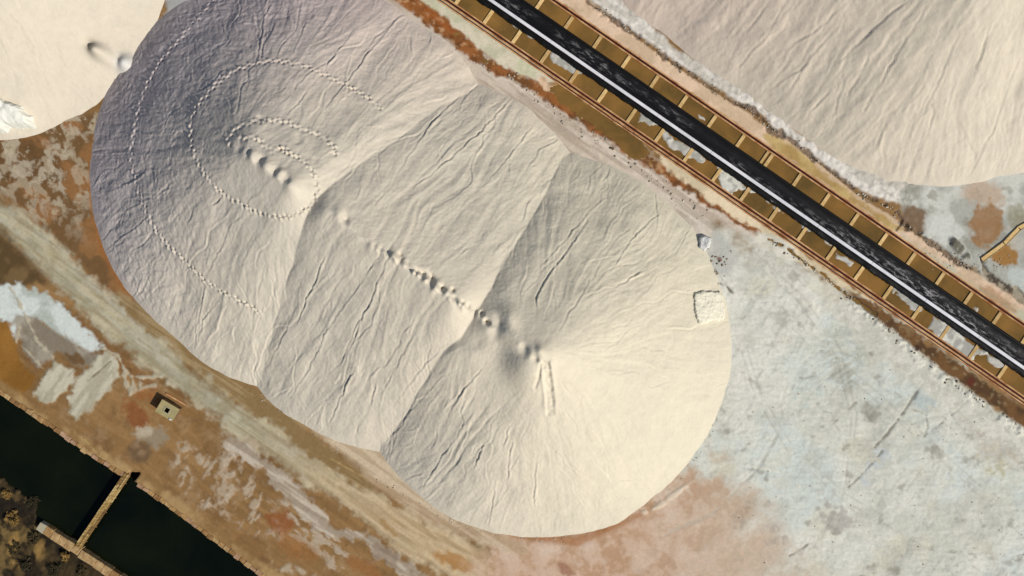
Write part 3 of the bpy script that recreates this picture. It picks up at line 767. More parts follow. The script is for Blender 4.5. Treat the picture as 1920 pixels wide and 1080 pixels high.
# ragged dark drain beyond the far rail
DR = [(1040, -60), (1095, 0), (1130, 22), (1165, 45), (1190, 64), (1230, 94), (1265, 120), (1290, 134), (1330, 163), (1370, 190), (1405, 202), (1428, 222), (1442, 240), (1480, 258), (1515, 288), (1550, 315), (1590, 345), (1615, 362), (1660, 384), (1683, 398), (1692, 418), (1720, 436), (1760, 466), (1800, 494), (1835, 508)]
dr = line(DR, [2.5]*8+[2, 2.5, 3.5, 5, 4, 3, 3, 3, 3, 2.5, 3, 5, 5, 4, 3, 3, 3], 2.2, 4, 4)
put2(dr, (84, 66, 48), (128, 104, 80), n_hi, k=0.9)
Zg -= 0.30*line(DR, 2.5, 4, 4, 4)
put(line([(1600, 352), (1625, 378), (1650, 388), (1640, 375), (1615, 362)], 1, 1.4, 2, 2), (92, 80, 60), 0.8)
DT = [(1842, 488), (1846, 505), (1858, 518), (1885, 536), (1920, 560), (1990, 600)]
dt = line(DT, [5, 7, 8, 9, 9, 9], 3, 5, 4); put2(dt, (70, 58, 44), (156, 144, 122), n_hi+0.3*n_mid, k=0.9)
Zg -= 0.25*line(DT, 6, 5, 4, 4)
lnd = line([(1681, 432), (1694, 414)], 1.6, 1.5, 1, 1); put(lnd, (70, 46, 30), 0.9)
# pale sill of loose salt at the foot of the first heap, top of the frame
put(poly([(295, -140), (310, 10), (300, 60), (330, 45), (420, -20), (440, -140)], 6, 5, 4), (166, 166, 164), 0.95)

# --- sunken bed of the track, with salt crusts standing out of the brine
bed = ((Tt > 1.5) & (Tt < 114)).astype(np.float32)
bed = np.maximum(bed, pools)
Zg = np.where(bed > 0.5, -0.16+0.02*n_mid, Zg)
CR = [[(953, 38), (975, 48), (980, 58), (965, 52)], [(981, 57), (1000, 62), (1008, 74), (992, 72)],
      [(1036, 96), (1062, 108), (1100, 134), (1094, 141), (1070, 139), (1050, 126), (1030, 114)],
      [(1196, 206), (1216, 214), (1238, 233), (1218, 236), (1198, 228)],
      [(1248, 262), (1272, 262), (1292, 274), (1328, 297), (1312, 309), (1296, 298), (1274, 286), (1256, 275)],
      [(1346, 312), (1362, 322), (1380, 335), (1416, 360), (1404, 360), (1386, 355), (1371, 364), (1359, 361), (1351, 352), (1345, 334)],
      [(1494, 413), (1520, 428), (1536, 442), (1514, 436)], [(1546, 450), (1562, 460), (1554, 464)],
      [(1664, 520), (1702, 543), (1742, 587), (1722, 586), (1700, 572), (1676, 548)],
      [(1748, 590), (1776, 604), (1806, 629), (1850, 660), (1836, 667), (1820, 677), (1797, 662), (1773, 642), (1750, 628), (1738, 616)],
      [(1846, 658), (1878, 680), (1900, 692), (1868, 688), (1852, 674)], [(1425, 366), (1450, 384), (1470, 400), (1450, 392)],
      [(1310, 215), (1320, 220), (1322, 226), (1312, 222)], [(1824, 573), (1834, 578), (1832, 584), (1824, 580)],
      [(1232, 240), (1256, 250), (1262, 262), (1246, 260)], [(1560, 468), (1600, 494), (1596, 500), (1570, 484)]]
for k, pts in enumerate(CR):
    mk = poly(pts, 2.5, 2.5, 3)*bed
    Zg += mk*(0.145+0.05*np.maximum(n_hi, 0))
    put2(mk, (170, 170, 162), (214, 214, 202) if k in (5, 9) else (196, 194, 186), n_hi+n_mid, k=0.95)

# --- canal cut, outlet notch and sunken marsh beyond the canal
NB = [(-140, 645), (0, 735), (75, 785), (160, 845), (235, 893), (300, 936), (380, 996), (490, 1078), (600, 1160), (700, 1232)]
canal = poly(NB+[(700, 1500), (-400, 1500), (-400, 700)], 1.2, 0.6, 0.6)
notch = poly([(232, 894), (246, 886), (262, 886), (258, 893), (246, 905), (240, 908)], 1.5, 1, 1)
cut = np.maximum(canal, notch)
marsh = poly([(-150, 820), (0, 905), (38, 925), (62, 950), (70, 985), (150, 1038), (215, 1082), (330, 1160), (420, 1225), (420, 1500), (-400, 1500), (-400, 700)], 4, 5, 3)
Zg = Zg*(1-cut)+cut*(-2.2)
Zg = Zg*(1-marsh)+marsh*(-0.62+0.22*n_mid+0.12*n_hi)
put2(canal, (36, 34, 24), (52, 48, 34), n_mid); put(notch, (54, 34, 20), 1)
put2(marsh, (34, 27, 17), (62, 50, 30), n_mid)
put(marsh*sstep(0.1, 0.35, fbm(U*0.035, V*0.035, 161, 4))*sstep(150, 40, U+0.4*(V-960)), (120, 98, 58), 0.75)
put(marsh*sstep(0.22, 0.45, fbm(U*0.05, V*0.05, 171, 3)), (96, 78, 46), 0.5)
for (a, b, rx, ry) in ((8, 929, 8, 6), (18, 978, 14, 9), (22, 1020, 9, 26), (28, 1060, 16, 6), (70, 1030, 8, 20)):
    put(blob(a, b, rx, ry, 0.2, 5, 4)*marsh, (146, 116, 66), 0.75)

# drop the hidden cells deep under the heaps
hid = np.zeros(U.shape, bool)
for hf in (main_h, tr_h, tl_h):
    hid |= hf(U, V) > 1.6
keep = ~(hid[:-1, :-1] & hid[1:, :-1] & hid[:-1, 1:] & hid[1:, 1:])
gx = (U-960)*PX; gy = (540-V)*PX
me = grid_mesh('ground', gx, gy, Zg, keep, np.clip(C, 0, 1))
ground = link('ground', me, M['ground']); ground['kind'] = 'structure'

def ground_z(u, v):
    i = int(np.clip((v-vs_[0])/st, 0, NY-1)); j = int(np.clip((u-us[0])/st, 0, NX-1))
    return float(Zg[i, j])

# plain beyond the surveyed part
bm = bmesh.new()
x0, x1, y1, y0 = gx[0, 0], gx[0, -1], gy[0, 0], gy[-1, 0]
B = 900
xs_ = [-B, x0+0.3, x1-0.3, B]; ys_ = [-B, y0+0.3, y1-0.3, B]
vv = [[bm.verts.new((x, y, -0.12)) for x in xs_] for y in ys_]
for i in range(3):
    for j in range(3):
        if (i, j) != (1, 1):
            bm.faces.new([vv[i][j], vv[i][j+1], vv[i+1][j+1], vv[i+1][j]])
M['plain'] = plain('outer_plain_mud', lin(150, 118, 80), 0.9, lin(190, 180, 158), 0.05, 1.5, 0.05)
o = part('terrain', bm, M['plain'], None); o['kind'] = 'structure'

# ---------------------------------------------------------------- water
def water_mat(name, c1, c2, scale, rough, bsc, bd):
    m, n, l, b = mat_new(name)
    v = objvec(n)
    l.new(mix_col(n, l, c1, c2, ramp(n, l, noise(n, l, scale, 4, 0.55, v, 0.4), 0.35, 0.68)), b.inputs['Base Color'])
    b.inputs['Roughness'].default_value = rough; b.inputs['IOR'].default_value = 1.34
    b.inputs['Specular IOR Level'].default_value = 0.3
    bump(n, l, b, noise(n, l, bsc, 3, 0.5, v), 0.6, bd)
    return m
M['brine'] = water_mat('shallow_brown_brine', lin(142, 106, 56), lin(100, 80, 44), 0.22, 0.12, 1.2, 0.01)
M['canal'] = water_mat('dark_canal_water', lin(7, 13, 8), lin(18, 23, 11), 0.12, 0.06, 0.8, 0.01)

def sheet(name, pts, z, mat):
    bm = bmesh.new()
    bm.faces.new([bm.verts.new(((a-960)*PX, (540-b)*PX, z)) for a, b in pts])
    o = part(name, bm, mat, None); o['kind'] = 'structure'
    if o.data.polygons[0].normal.z < 0: o.data.flip_normals()
    return o
def ax(s, t): return (836+s*D[0]+t*N[0], s*D[1]+t*N[1])
sheet('brine_water', [ax(-180, -62), ax(1560, -62), ax(1560, 115), ax(-180, 115)], -0.075, M['brine'])
sheet('canal_water', [(-128, 640), (560, 1120), (640, 1210), (-128, 1210)], -0.95, M['canal'])

# ---------------------------------------------------------------- track for the stacker: rails, beams, cross ties
ZA = Vector((0, 0, 1))
AD = Vector((D[0], -D[1], 0)); AN = Vector((N[0], -N[1], 0))
M['rail'] = plain('rusted_rail_steel', lin(52, 22, 10), 0.8, lin(84, 36, 16), 3.0, 8, 0.004, 0.3, spec=0.3)
M['beam'] = plain('rust_stained_concrete', lin(214, 172, 126), 0.9, lin(160, 104, 64), 0.7, 6, 0.01)
M['tie'] = plain('salt_bleached_concrete', lin(226, 196, 142), 0.9, lin(200, 168, 112), 1.5, 6, 0.01)
def P(s, t, z): return W(*ax(s, t), z)
_n = M['tie'].node_tree.nodes; _l = M['tie'].node_tree.links; _b = _n['Principled BSDF']
_oi = _n.new('ShaderNodeObjectInfo'); _src = _b.inputs['Base Color'].links[0].from_socket
_l.new(mix_col(_n, _l, _src, ramp(_n, _l, _oi.outputs['Random'], 0.0, 1.0, (0.72, 0.68, 0.62), (1.08, 1.06, 1.02)), 1.0, 'MULTIPLY'), _b.inputs['Base Color'])
track = thing('stacker_track', 'rusty twin rail stacker track with pale cross ties standing in brown brine', 'rail track', P(640, 57, -0.15))
S0, S1 = -160, 1540
def bar(name, t, wdt, z0, z1, mat, parent, s0=S0, s1=S1, seg=1, jit=0):
    bm = bmesh.new()
    for k in range(seg):
        a = P(s0+(s1-s0)*k/seg, t, 0); b = P(s0+(s1-s0)*(k+1)/seg, t, 0)
        c = (a+b)/2; c.z = (z0+z1)/2
        box(bm, c, AD, AN, ZA, (b-a).length/2, wdt/2, (z1-z0)/2)
    return part(name, bm, mat, parent)
SEG = 65*2
for t in (0.0, 114.0):
    for k in range(13):
        a, b = S0+k*SEG+0.12, min(S0+(k+1)*SEG-0.12, S1)
        bar('rail_beam', t, 0.64, -0.2, 0.09+0.004*(k % 3), M['beam'], track, a, b)
        bm = bmesh.new()      # rail: foot, web, head
        for (wd_, z0, z1) in ((0.26, 0.105, 0.13), (0.07, 0.131, 0.22), (0.20, 0.221, 0.27)):
            pa_, pb_ = P(a+0.1, t, 0), P(b-0.1, t, 0); c_ = (pa_+pb_)/2; c_.z = (z0+z1)/2
            box(bm, c_, AD, AN, ZA, (pb_-pa_).length/2, wd_/2, (z1-z0)/2)
        part('rail', bm, M['rail'], track)
tie_me = None
for k in range(-2, 24):
    s = 19+65*k
    for dt_ in ((0,) if k != 10 else (0,)):
        c_ = P(s, 57, 0); c_.z = -0.06
        if tie_me is None:
            bm = bmesh.new(); box(bm, (0, 0, 0), AD, AN, ZA, 0.23, 3.66, 0.115, 0, 0.02)
            tie_me = bpy.data.meshes.new('cross_tie'); bm.to_mesh(tie_me); bm.free(); tie_me.materials.append(M['tie'])
        o = bpy.data.objects.new('cross_tie', tie_me); COL.objects.link(o); o.parent = track
        o.location = c_-track.location+AD*random.uniform(-0.04, 0.04); o.rotation_euler.z = random.uniform(-0.012, 0.012)
bm = bmesh.new(); box(bm, P(19+65*9+55, 97, 0)+Vector((0, 0, -0.05)), AD, AN, ZA, 0.17, 1.0, 0.115, 0, 0.02)
part('cross_tie', bm, M['tie'], track)
# cable duct outside the near rail
bar('cable_duct', -6.6, 0.12, -0.05, 0.12, M['rail'], track, S0, S1)
bar('duct_kerb', -8.8, 0.15, -0.05, 0.10, M['beam'], track, S0, S1)

# ---------------------------------------------------------------- conveyor
M['rubber'] = None
def rubber(name, salt_lo, salt_hi, base=(22, 21, 24)):
    m, n, l, b = mat_new(name)
    v = objvec(n)
    mp = n.new('ShaderNodeMapping'); l.new(v, mp.inputs[0]); mp.vector_type = 'TEXTURE'
    mp.inputs['Rotation'].default_value = (0, 0, -math.atan2(D[1], D[0])); mp.inputs['Scale'].default_value = (3.2, 1, 1)
    dust = ramp(n, l, noise(n, l, 2.6, 8, 0.72, mp.outputs[0], 0.4), salt_lo, salt_hi)
    big = ramp(n, l, noise(n, l, 0.16, 2, 0.5, mp.outputs[0]), 0.42, 0.6)
    at = n.new('ShaderNodeAttribute'); at.attribute_name = 'col'
    mm = n.new('ShaderNodeMath'); mm.operation = 'MULTIPLY'; l.new(dust, mm.inputs[0]); l.new(big, mm.inputs[1])
    m2 = n.new('ShaderNodeMath'); m2.operation = 'MULTIPLY'; l.new(mm.outputs[0], m2.inputs[0]); l.new(at.outputs['Fac'], m2.inputs[1])
    l.new(mix_col(n, l, lin(*base), lin(178, 176, 176), m2.outputs[0]), b.inputs['Base Color'])
    b.inputs['Roughness'].default_value = 0.6; b.inputs['Specular IOR Level'].default_value = 0.25
    bump(n, l, b, noise(n, l, 2.5, 5, 0.6, mp.outputs[0]), 1.0, 0.03)
    return m
M['belt'] = rubber('salt_dusted_black_rubber', 0.50, 0.64, (13, 13, 16))
M['skirt'] = rubber('tarry_black_rubber', 0.62, 0.74, (9, 9, 10))
M['white'] = plain('white_painted_steel', lin(228, 227, 231), 0.5, lin(206, 206, 210), 0.5, spec=0.4)
M['steel'] = plain('dark_trestle_steel', lin(40, 34, 32), 0.7, lin(70, 48, 36), 2.0)
conv = thing('conveyor', 'long black rubber belt conveyor with a white painted side beam', 'conveyor', P(640, 60, 0.0))
def strip(name, prof, mat, s0=S0, s1=S1, ds=5, jitter=0.0, seed=1, edge_jit=0.0, dust=None):
    """prof: list of (t, z) across; lofted along the track"""
    ss = np.arange(s0, s1+ds, ds)
    rs_ = np.random.RandomState(seed)
    T_ = np.array([p[0] for p in prof]); Z_ = np.array([p[1] for p in prof])
    SS, TT = np.meshgrid(ss, T_); ZZ = np.repeat(Z_[:, None], len(ss), 1)
    if edge_jit:
        TT[0] += edge_jit*(fbms(ss*0.05, ss*0+3.3, seed, 3)*1.6+0.5*rs_.uniform(-1, 1, len(ss)))
        TT[1] += 0.5*edge_jit*fbms(ss*0.05, ss*0+3.3, seed, 3)
    ZZ = ZZ+jitter*fbms(SS*0.05, TT*0.2, seed+3, 3)
    k = 1-ZZ/CAM_H
    uu = 836+SS*D[0]+TT*N[0]; vv_ = SS*D[1]+TT*N[1]
    X = (uu-960)*PX*k; Y = (540-vv_)*PX*k
    X -= conv.location.x; Y -= conv.location.y; ZZ = ZZ-conv.location.z
    cols = None
    if dust is not None:
        dd = np.repeat(np.array(dust)[:, None], len(ss), 1); cols = np.stack([dd]*3, -1).astype(np.float32)
    me = grid_mesh(name, X[::-1], Y[::-1], ZZ[::-1], np.ones((X.shape[0]-1, X.shape[1]-1), bool), cols[::-1] if cols is not None else None)
    if me.polygons[0].normal.z < 0: me.flip_normals()
    return link(name, me, mat, conv)
# carrying belt: troughed, with a rolled outer lip
bt = [(50.5, 0.96), (52, 0.97), (54, 0.90), (57, 0.76), (61, 0.68), (65, 0.66), (69, 0.68), (72, 0.74), (75, 0.84), (78, 0.94)]
strip('carrying_belt', bt, M['belt'], jitter=0.05, seed=201, dust=[0.1, 0.2, 0.7, 1, 1, 1, 0.7, 0.35, 0.1, 0.0])
strip('belt_lip', [(78.1, 0.80), (78.3, 0.99), (79.4, 1.05), (80.8, 1.05), (82.2, 0.98), (83.0, 0.85), (83.4, 0.6)], M['skirt'], jitter=0.02, seed=205, dust=[0.0]*7)
strip('return_belt', [(33.4, 0.28), (36, 0.40), (39, 0.46), (42, 0.52), (44.6, 0.66)], M['skirt'], ds=3, jitter=0.10, seed=209, edge_jit=1.3, dust=[1, 1, 0.8, 0.3, 0])
for k in range(14):
    a = S0+k*122; b = min(a+121.6, S1)
    if b <= a: continue
    bm = bmesh.new()
    pa_, pb_ = P(a, 47.5, 1.0), P(b, 47.5, 1.0); c_ = (pa_+pb_)/2
    box(bm, Vector((c_.x, c_.y, 1.02)), AD, AN, ZA, (pb_-pa_).length/2, 0.2, 0.07, 0, 0.02)
    part('white_beam', bm, M['white'], conv)
tr_me = None
for k in range(-2, 24):
    s = 19+65*k
    if tr_me is None:
        bm = bmesh.new()
        for t_, zt in ((-0.9, 0.95), (0.0, 0.60), (1.05, 0.60), (-1.55, 0.30)):
            box(bm, Vector((0, 0, (zt+0.0)/2+0.02))+AN*t_, AD, AN, ZA, 0.05, 0.05, zt/2)
        box(bm, Vector((0, 0, 0.52))+AN*0.1, AD, AN, ZA, 0.045, 1.25, 0.045)
        tr_me = bpy.data.meshes.new('trestle'); bm.to_mesh(tr_me); bm.free(); tr_me.materials.append(M['steel'])
    o = bpy.data.objects.new('trestle', tr_me); COL.objects.link(o); o.parent = conv
    q = P(s, 60.5, 0.4); o.location = Vector((q.x, q.y, 0.055))-conv.location

# ---------------------------------------------------------------- small salt mounds
def mound(pts, zbase, top, seed, label, name='salt_mound', colr=(206, 202, 182), hf=None, rough=0.10, edge=3.5):
    """a cut block of salt: raised flat-topped heap with ragged crumbling edges"""
    p = np.array(pts, float); m = 14
    st2 = 0.09/PX
    uu = np.arange(p[:, 0].min()-m, p[:, 0].max()+m, st2); vv_ = np.arange(p[:, 1].min()-m, p[:, 1].max()+m, st2)
    A, Bv = np.meshgrid(uu, vv_)
    dmin = np.full(A.shape, 1e9); ins = np.zeros(A.shape, bool)
    for k in range(len(pts)):
        a = pts[k]; b = pts[(k+1) % len(pts)]
        d, _ = seg_dist(A, Bv, a, b); dmin = np.minimum(dmin, d)
        if a[1] != b[1]: ins ^= ((a[1] > Bv) != (b[1] > Bv)) & (A < (b[0]-a[0])*(Bv-a[1])/(b[1]-a[1])+a[0])
    sdv = np.where(ins, dmin, -dmin)+3.0*fbm(A*0.09, Bv*0.09, seed, 3)+1.5*fbm(A*0.4, Bv*0.4, seed+3, 2)
    base = np.maximum(hf(A, Bv), 0) if hf else np.zeros(A.shape)
    Z = base-0.5+(0.5+top*(1+0.25*fbm(A*0.05, Bv*0.05, seed+5, 3)))*sstep(-3, edge, sdv)+rough*fbm(A*0.25, Bv*0.25, seed+8, 3)
    keep = (sdv > -3)[:-1, :-1] | (sdv > -3)[1:, 1:]
    cc = lin(*colr)*(1+0.06*fbm(A*0.15, Bv*0.15, seed+11, 3)[..., None])
    k_ = 1
    me = grid_mesh(name, (A-960)*PX*k_, (540-Bv)*PX*k_, Z, keep, cc.astype(np.float32))
    return tag(link(name, me, M['salt']), label, 'salt mound')
mound([(1292, 548), (1312, 545), (1350, 545), (1358, 570), (1356, 600), (1332, 602), (1300, 607), (1291, 585)], 0, 0.30, 901, 'low square salt mound at the right foot of the long heap', hf=lambda a, b: np.maximum(main_h(a, b), 0)+0.08, colr=(216, 211, 192))
mound([(-30, 190), (5, 188), (30, 193), (55, 203), (72, 222), (73, 244), (30, 243), (20, 252), (-30, 250)], 0, 1.3, 911, 'crumbling white salt mound at the foot of the upper left heap', hf=lambda a, b: np.maximum(tl_h(a, b), 0), colr=(216, 216, 206), rough=0.03, edge=9)
mound([(1308, 446), (1318, 440), (1332, 446), (1330, 462), (1320, 474), (1308, 466)], 0, 0.75, 921, 'small grey white salt mound near the orange-rimmed foot of the long heap', colr=(206, 206, 202))['label'] = 'small dirty white salt mound above the square mound, near the rail strip'

# ---------------------------------------------------------------- concrete chamber with roof hatch
M['conc'] = plain('weathered_pale_concrete', lin(172, 156, 112), 0.9, lin(148, 142, 100), 0.9, 9, 0.01)
M['conc2'] = plain('grey_wall_concrete', lin(128, 108, 76), 0.9, lin(100, 80, 54), 1.2, 9, 0.01)
M['rimc'] = plain('pale_hatch_rim', lin(168, 160, 136), 0.9)
HZ = 1.15
hc = W(313.3, 769.3, HZ); hc.z = 0
ha = Vector((0.858, -0.513, 0)); hb = Vector((0.513, 0.858, 0))
ch = thing('concrete_chamber', 'small square concrete chamber with a dark roof hatch, on the brown mud', 'chamber', (hc.x, hc.y, 0))
hx, hy = 1.28, 0.92
for sgn in (-1, 1):
    bm = bmesh.new(); box(bm, hc+hb*sgn*(hy-0.12)+ZA*0.47, ha, hb, ZA, hx-0.02, 0.10, 0.57); part('wall', bm, M['conc2'], ch)
    bm = bmesh.new(); box(bm, hc+ha*sgn*(hx-0.12)+ZA*0.47, ha, hb, ZA, 0.10, hy-0.222, 0.57); part('wall', bm, M['conc2'], ch)
ho = 0.31; hoff = -0.03
bm = bmesh.new()      # roof slab with a square hole: ring of four pieces welded as one mesh
def ringslab(bm, c, a, b, HX, HY, hole, z0, z1):
    rings = []
    for z in (z0, z1):
        outer = [bm.verts.new(c+a*sx*HX+b*sy*HY+ZA*z) for sx, sy in ((-1, -1), (1, -1), (1, 1), (-1, 1))]
        inner = [bm.verts.new(c+a*sx*hole+b*sy*hole+ZA*z) for sx, sy in ((-1, -1), (1, -1), (1, 1), (-1, 1))]
        rings.append((outer, inner))
    (o0, i0), (o1, i1) = rings
    for k in range(4):
        q = (k+1) % 4
        bm.faces.new((o1[k], o1[q], i1[q], i1[k])); bm.faces.new((o0[k], i0[k], i0[q], o0[q]))
        bm.faces.new((o0[k], o0[q], o1[q], o1[k])); bm.faces.new((i0[k], i1[k], i1[q], i0[q]))
ringslab(bm, hc, ha, hb, hx, hy, ho, 1.042, HZ)
roof = part('roof_slab', bm, M['conc'], ch)
bm = bmesh.new(); ringslab(bm, hc, ha, hb, ho+0.10, ho+0.10, ho+0.005, HZ+0.002, HZ+0.05)
hr = part('hatch_rim', bm, M['rimc'], ch); hr.parent = roof
for (px_, py_) in ((1.17, -0.05), (0.0, -0.84), (0.0, 0.84)):
    pass
bm = bmesh.new(); box(bm, hc+ha*0.98-hb*0.78+ZA*(HZ+0.07), ha, hb, ZA, 0.14, 0.10, 0.066, 0.015, 0.02); part('vent_block', bm, M['white'], ch)
# broken kerb lip along the far side of the chamber
bm = bmesh.new(); box(bm, hc+hb*(hy+0.55)+ZA*0.05, ha, hb, ZA, 1.5, 0.10, 0.10, 0.03)
o = part('broken_kerb', bm, M['beam'], None); tag(o, 'thin broken kerb lying beside the concrete chamber', 'kerb')

# ---------------------------------------------------------------- canal: stone lined bank, walls, footbridge
M['stone'] = [plain('tan_bank_stone_%d' % k, lin(*a), 0.92, lin(*b), 1.3, 5, 0.02) for k, (a, b) in enumerate((((176, 142, 94), (140, 106, 66)), ((190, 160, 114), (150, 120, 80)), ((158, 122, 78), (124, 92, 56)), ((182, 150, 122), (150, 116, 84))))]
def along(pts, step):
    out = []; acc = 0
    for a, b in zip(pts[:-1], pts[1:]):
        a = np.array(a, float); b = np.array(b, float); L = np.hypot(*(b-a)); d = (b-a)/L
        pos = -acc
        while pos+step <= L:
            pos += step; out.append((a+d*pos, d))
        acc = L-pos
    return out
bank = thing('stone_bank', 'tan stone lining along the upper edge of the dark canal', 'stone bank', W(235, 893, 0))
for k, (p, d) in enumerate(along([(-60, 697)]+NB[1:8]+[(560, 1130)], 12.5)):
    if 238 < p[0] < 262 and 884 < p[1] < 912: continue
    a_ = Vector((d[0], -d[1], 0)); b_ = Vector((d[1], d[0], 0))
    off = random.uniform(-0.06, 0.05)
    c_ = W(p[0], p[1], 0)+b_*(0.02+off)
    bm = bmesh.new()
    box(bm, c_+ZA*(-0.50+random.uniform(-0.05, 0.04)), a_, b_, ZA, random.uniform(0.40, 0.44), random.uniform(0.24, 0.34), 0.60, 0.05, 0.05)
    part('stone', bm, random.choice(M['stone']), bank)
def wall(name, pts, label, wdt, step):
    t = thing(name, label, 'canal wall', W(pts[0][0], pts[0][1], 0))
    for k, (p, d) in enumerate(along(pts, step)):
        a_ = Vector((d[0], -d[1], 0)); b_ = Vector((d[1], d[0], 0))
        bm = bmesh.new()
        box(bm, W(p[0], p[1], 0)+b_*random.uniform(-0.06, 0.06)+ZA*(-0.66+random.uniform(-0.05, 0.03)), a_, b_, ZA, step*PX/2-0.02, wdt/2*random.uniform(0.9, 1.06), 0.66, 0.06, 0.05)
        part('coping_stone', bm, random.choice(M['stone'][:3]) if (k or pts[0][0] > 100) else M['rimc'], t)
    return t
wall('canal_wall', [(64, 981), (143, 1032)], 'short tan stone canal wall with a rounded white end, left of the footbridge', 1.15, 15.5)
wall('canal_wall', [(142, 1033), (215, 1082), (345, 1172)], 'tan stone canal wall running out of the bottom edge, right of the footbridge', 1.2, 17)

M['wood'] = [plain('weathered_plank_%d' % k, lin(*a), 0.85, lin(*b), 1.0, 6, 0.01, stretch=(0.96, (1, 6, 1))) for k, (a, b) in enumerate((((196, 166, 104), (140, 108, 58)), ((172, 140, 84), (112, 84, 46)), ((206, 182, 126), (150, 122, 72)), ((140, 110, 64), (96, 70, 38))))]
b0 = W(238, 890, 0.12); b1 = W(146, 1026, 0.12)
fb = thing('footbridge', 'narrow weathered plank footbridge across the dark canal', 'footbridge', ((b0.x+b1.x)/2, (b0.y+b1.y)/2, 0))
bd = (b1-b0); BL = bd.length; bd.normalize(); bn = Vector((-bd.y, bd.x, 0))
for sgn in (-1, 1):
    bm = bmesh.new(); box(bm, (b0+b1)/2+bn*sgn*0.34+ZA*(-0.13), bd, bn, ZA, BL/2+0.15, 0.07, 0.09); part('beam', bm, M['wood'][3], fb)
rb = random.Random(3)
for row in range(5):
    pos = -0.1
    while pos < BL:
        L = min(rb.uniform(1.6, 3.4), BL+0.1-pos)
        if L < 0.3: break
        bm = bmesh.new()
        gap = 0.03
        box(bm, b0+bd*(pos+L/2)+bn*((row-2)*0.185+rb.uniform(-0.012, 0.012))+ZA*rb.uniform(-0.015, 0.02), bd, bn, ZA, L/2-gap, 0.082, 0.022, 0.006)
        part('plank', bm, M['wood'][rb.choice([0, 0, 1, 2, 3])], fb)
        pos += L
# crossing beams every few metres hold the planks together
for k in range(5):
    bm = bmesh.new(); box(bm, b0+bd*(BL*(k+0.5)/5)+ZA*(-0.25), bd, bn, ZA, 0.06, 0.55, 0.028); part('cross_beam', bm, M['wood'][3], fb)

# ---------------------------------------------------------------- wooden trough and loose pole
tr0 = W(1843, 487, 0.2); tr1 = W(1884, 457, 0.2); tr2 = W(1912, 428, 0.2); tr3 = W(1956, 404, 0.2)
tr = thing('water_trough', 'pale narrow wooden trough over the ochre pools at the right edge', 'trough', (tr1.x, tr1.y, 0))
for a, b in ((tr0, tr1), (tr1, tr2), (tr2, tr3)):
    d = (b-a); L = d.length; d.normalize(); nn = Vector((-d.y, d.x, 0)); c_ = (a+b)/2; c_.z = 0
    bm = bmesh.new(); box(bm, c_+ZA*0.10, d, nn, ZA, L/2+0.05, 0.24, 0.03); part('floor_board', bm, M['tie'], tr)
    for sgn in (-1, 1):
        bm = bmesh.new(); box(bm, c_+nn*sgn*0.275+ZA*0.07, d, nn, ZA, L/2+0.04, 0.03, 0.11); part('side_board', bm, M['wood'][2], tr)
pl0, pl1 = W(157, 822, 0.1), W(192, 860, 0.1)
d = pl1-pl0; L = d.length; d.normalize(); nn = Vector((-d.y, d.x, 0)); c_ = (pl0+pl1)/2; c_.z = 0.06
bm = bmesh.new(); box(bm, c_, d, nn, ZA, L/2, 0.05, 0.06, 0.02, 0.015)
o = part('wooden_pole', bm, M['wood'][2], None); tag(o, 'thin pale pole lying on the canal bank above the footbridge', 'pole')

# ---------------------------------------------------------------- dry shrubs in the marsh
M['leaf'] = [plain('dry_leaf_%d' % k, lin(*a), 0.8, lin(*b), 3.0) for k, (a, b) in enumerate((((152, 122, 66), (110, 84, 42)), ((84, 72, 40), (54, 46, 26)), ((62, 56, 34), (40, 34, 20))))]
M['stem'] = plain('dry_stem', lin(86, 64, 38), 0.9)
def shrub(u, v, r, h, kind, label, seed):
    rnd = random.Random(seed)
    z0 = max(ground_z(u, v), -0.95)-0.05
    base = W(u, v, 0); base.z = z0
    t = thing('shrub', label, 'shrub', base, 'low shrubs in the marsh beyond the canal')
    bm = bmesh.new()
    for k in range(9):
        a = rnd.uniform(0, 6.28); l_ = rnd.uniform(0.4, 0.9)
        tip = base+Vector((math.cos(a)*r*l_, math.sin(a)*r*l_, h*rnd.uniform(0.5, 0.9)))
        dr_ = (tip-base); ln = dr_.length; dr_.normalize()
        e1 = dr_.orthogonal().normalized(); e2 = dr_.cross(e1)
        box(bm, (base+tip)/2, dr_, e1, e2, ln/2, 0.018, 0.018)
    part('stem', bm, M['stem'], t)
    bm = bmesh.new()
    clumps = [(rnd.uniform(0, 6.28), r*math.sqrt(rnd.random())*0.85, rnd.uniform(0.15, 1)) for _ in range(14)]
    for k in range(520):
        a, q, hh = rnd.choice(clumps)
        c_ = base+Vector((math.cos(a)*q, math.sin(a)*q, h*hh*(1-0.5*(q/r)**2)))+Vector((rnd.gauss(0, 0.13), rnd.gauss(0, 0.13), abs(rnd.gauss(0, 0.10))))*min(1.5, r)
        s_ = rnd.uniform(0.04, 0.10)
        n_ = Vector((rnd.gauss(0, 0.6), rnd.gauss(0, 0.6), 1)).normalized(); e1 = n_.orthogonal().normalized()
        e1.rotate(Matrix.Rotation(rnd.uniform(0, 6.28), 3, n_)); e2 = n_.cross(e1)
        bm.faces.new([bm.verts.new(c_+e1*s_*1.7), bm.verts.new(c_+e2*s_*0.7), bm.verts.new(c_-e1*s_*1.7), bm.verts.new(c_-e2*s_*0.7)])
    part('foliage', bm, M['leaf'][kind], t)
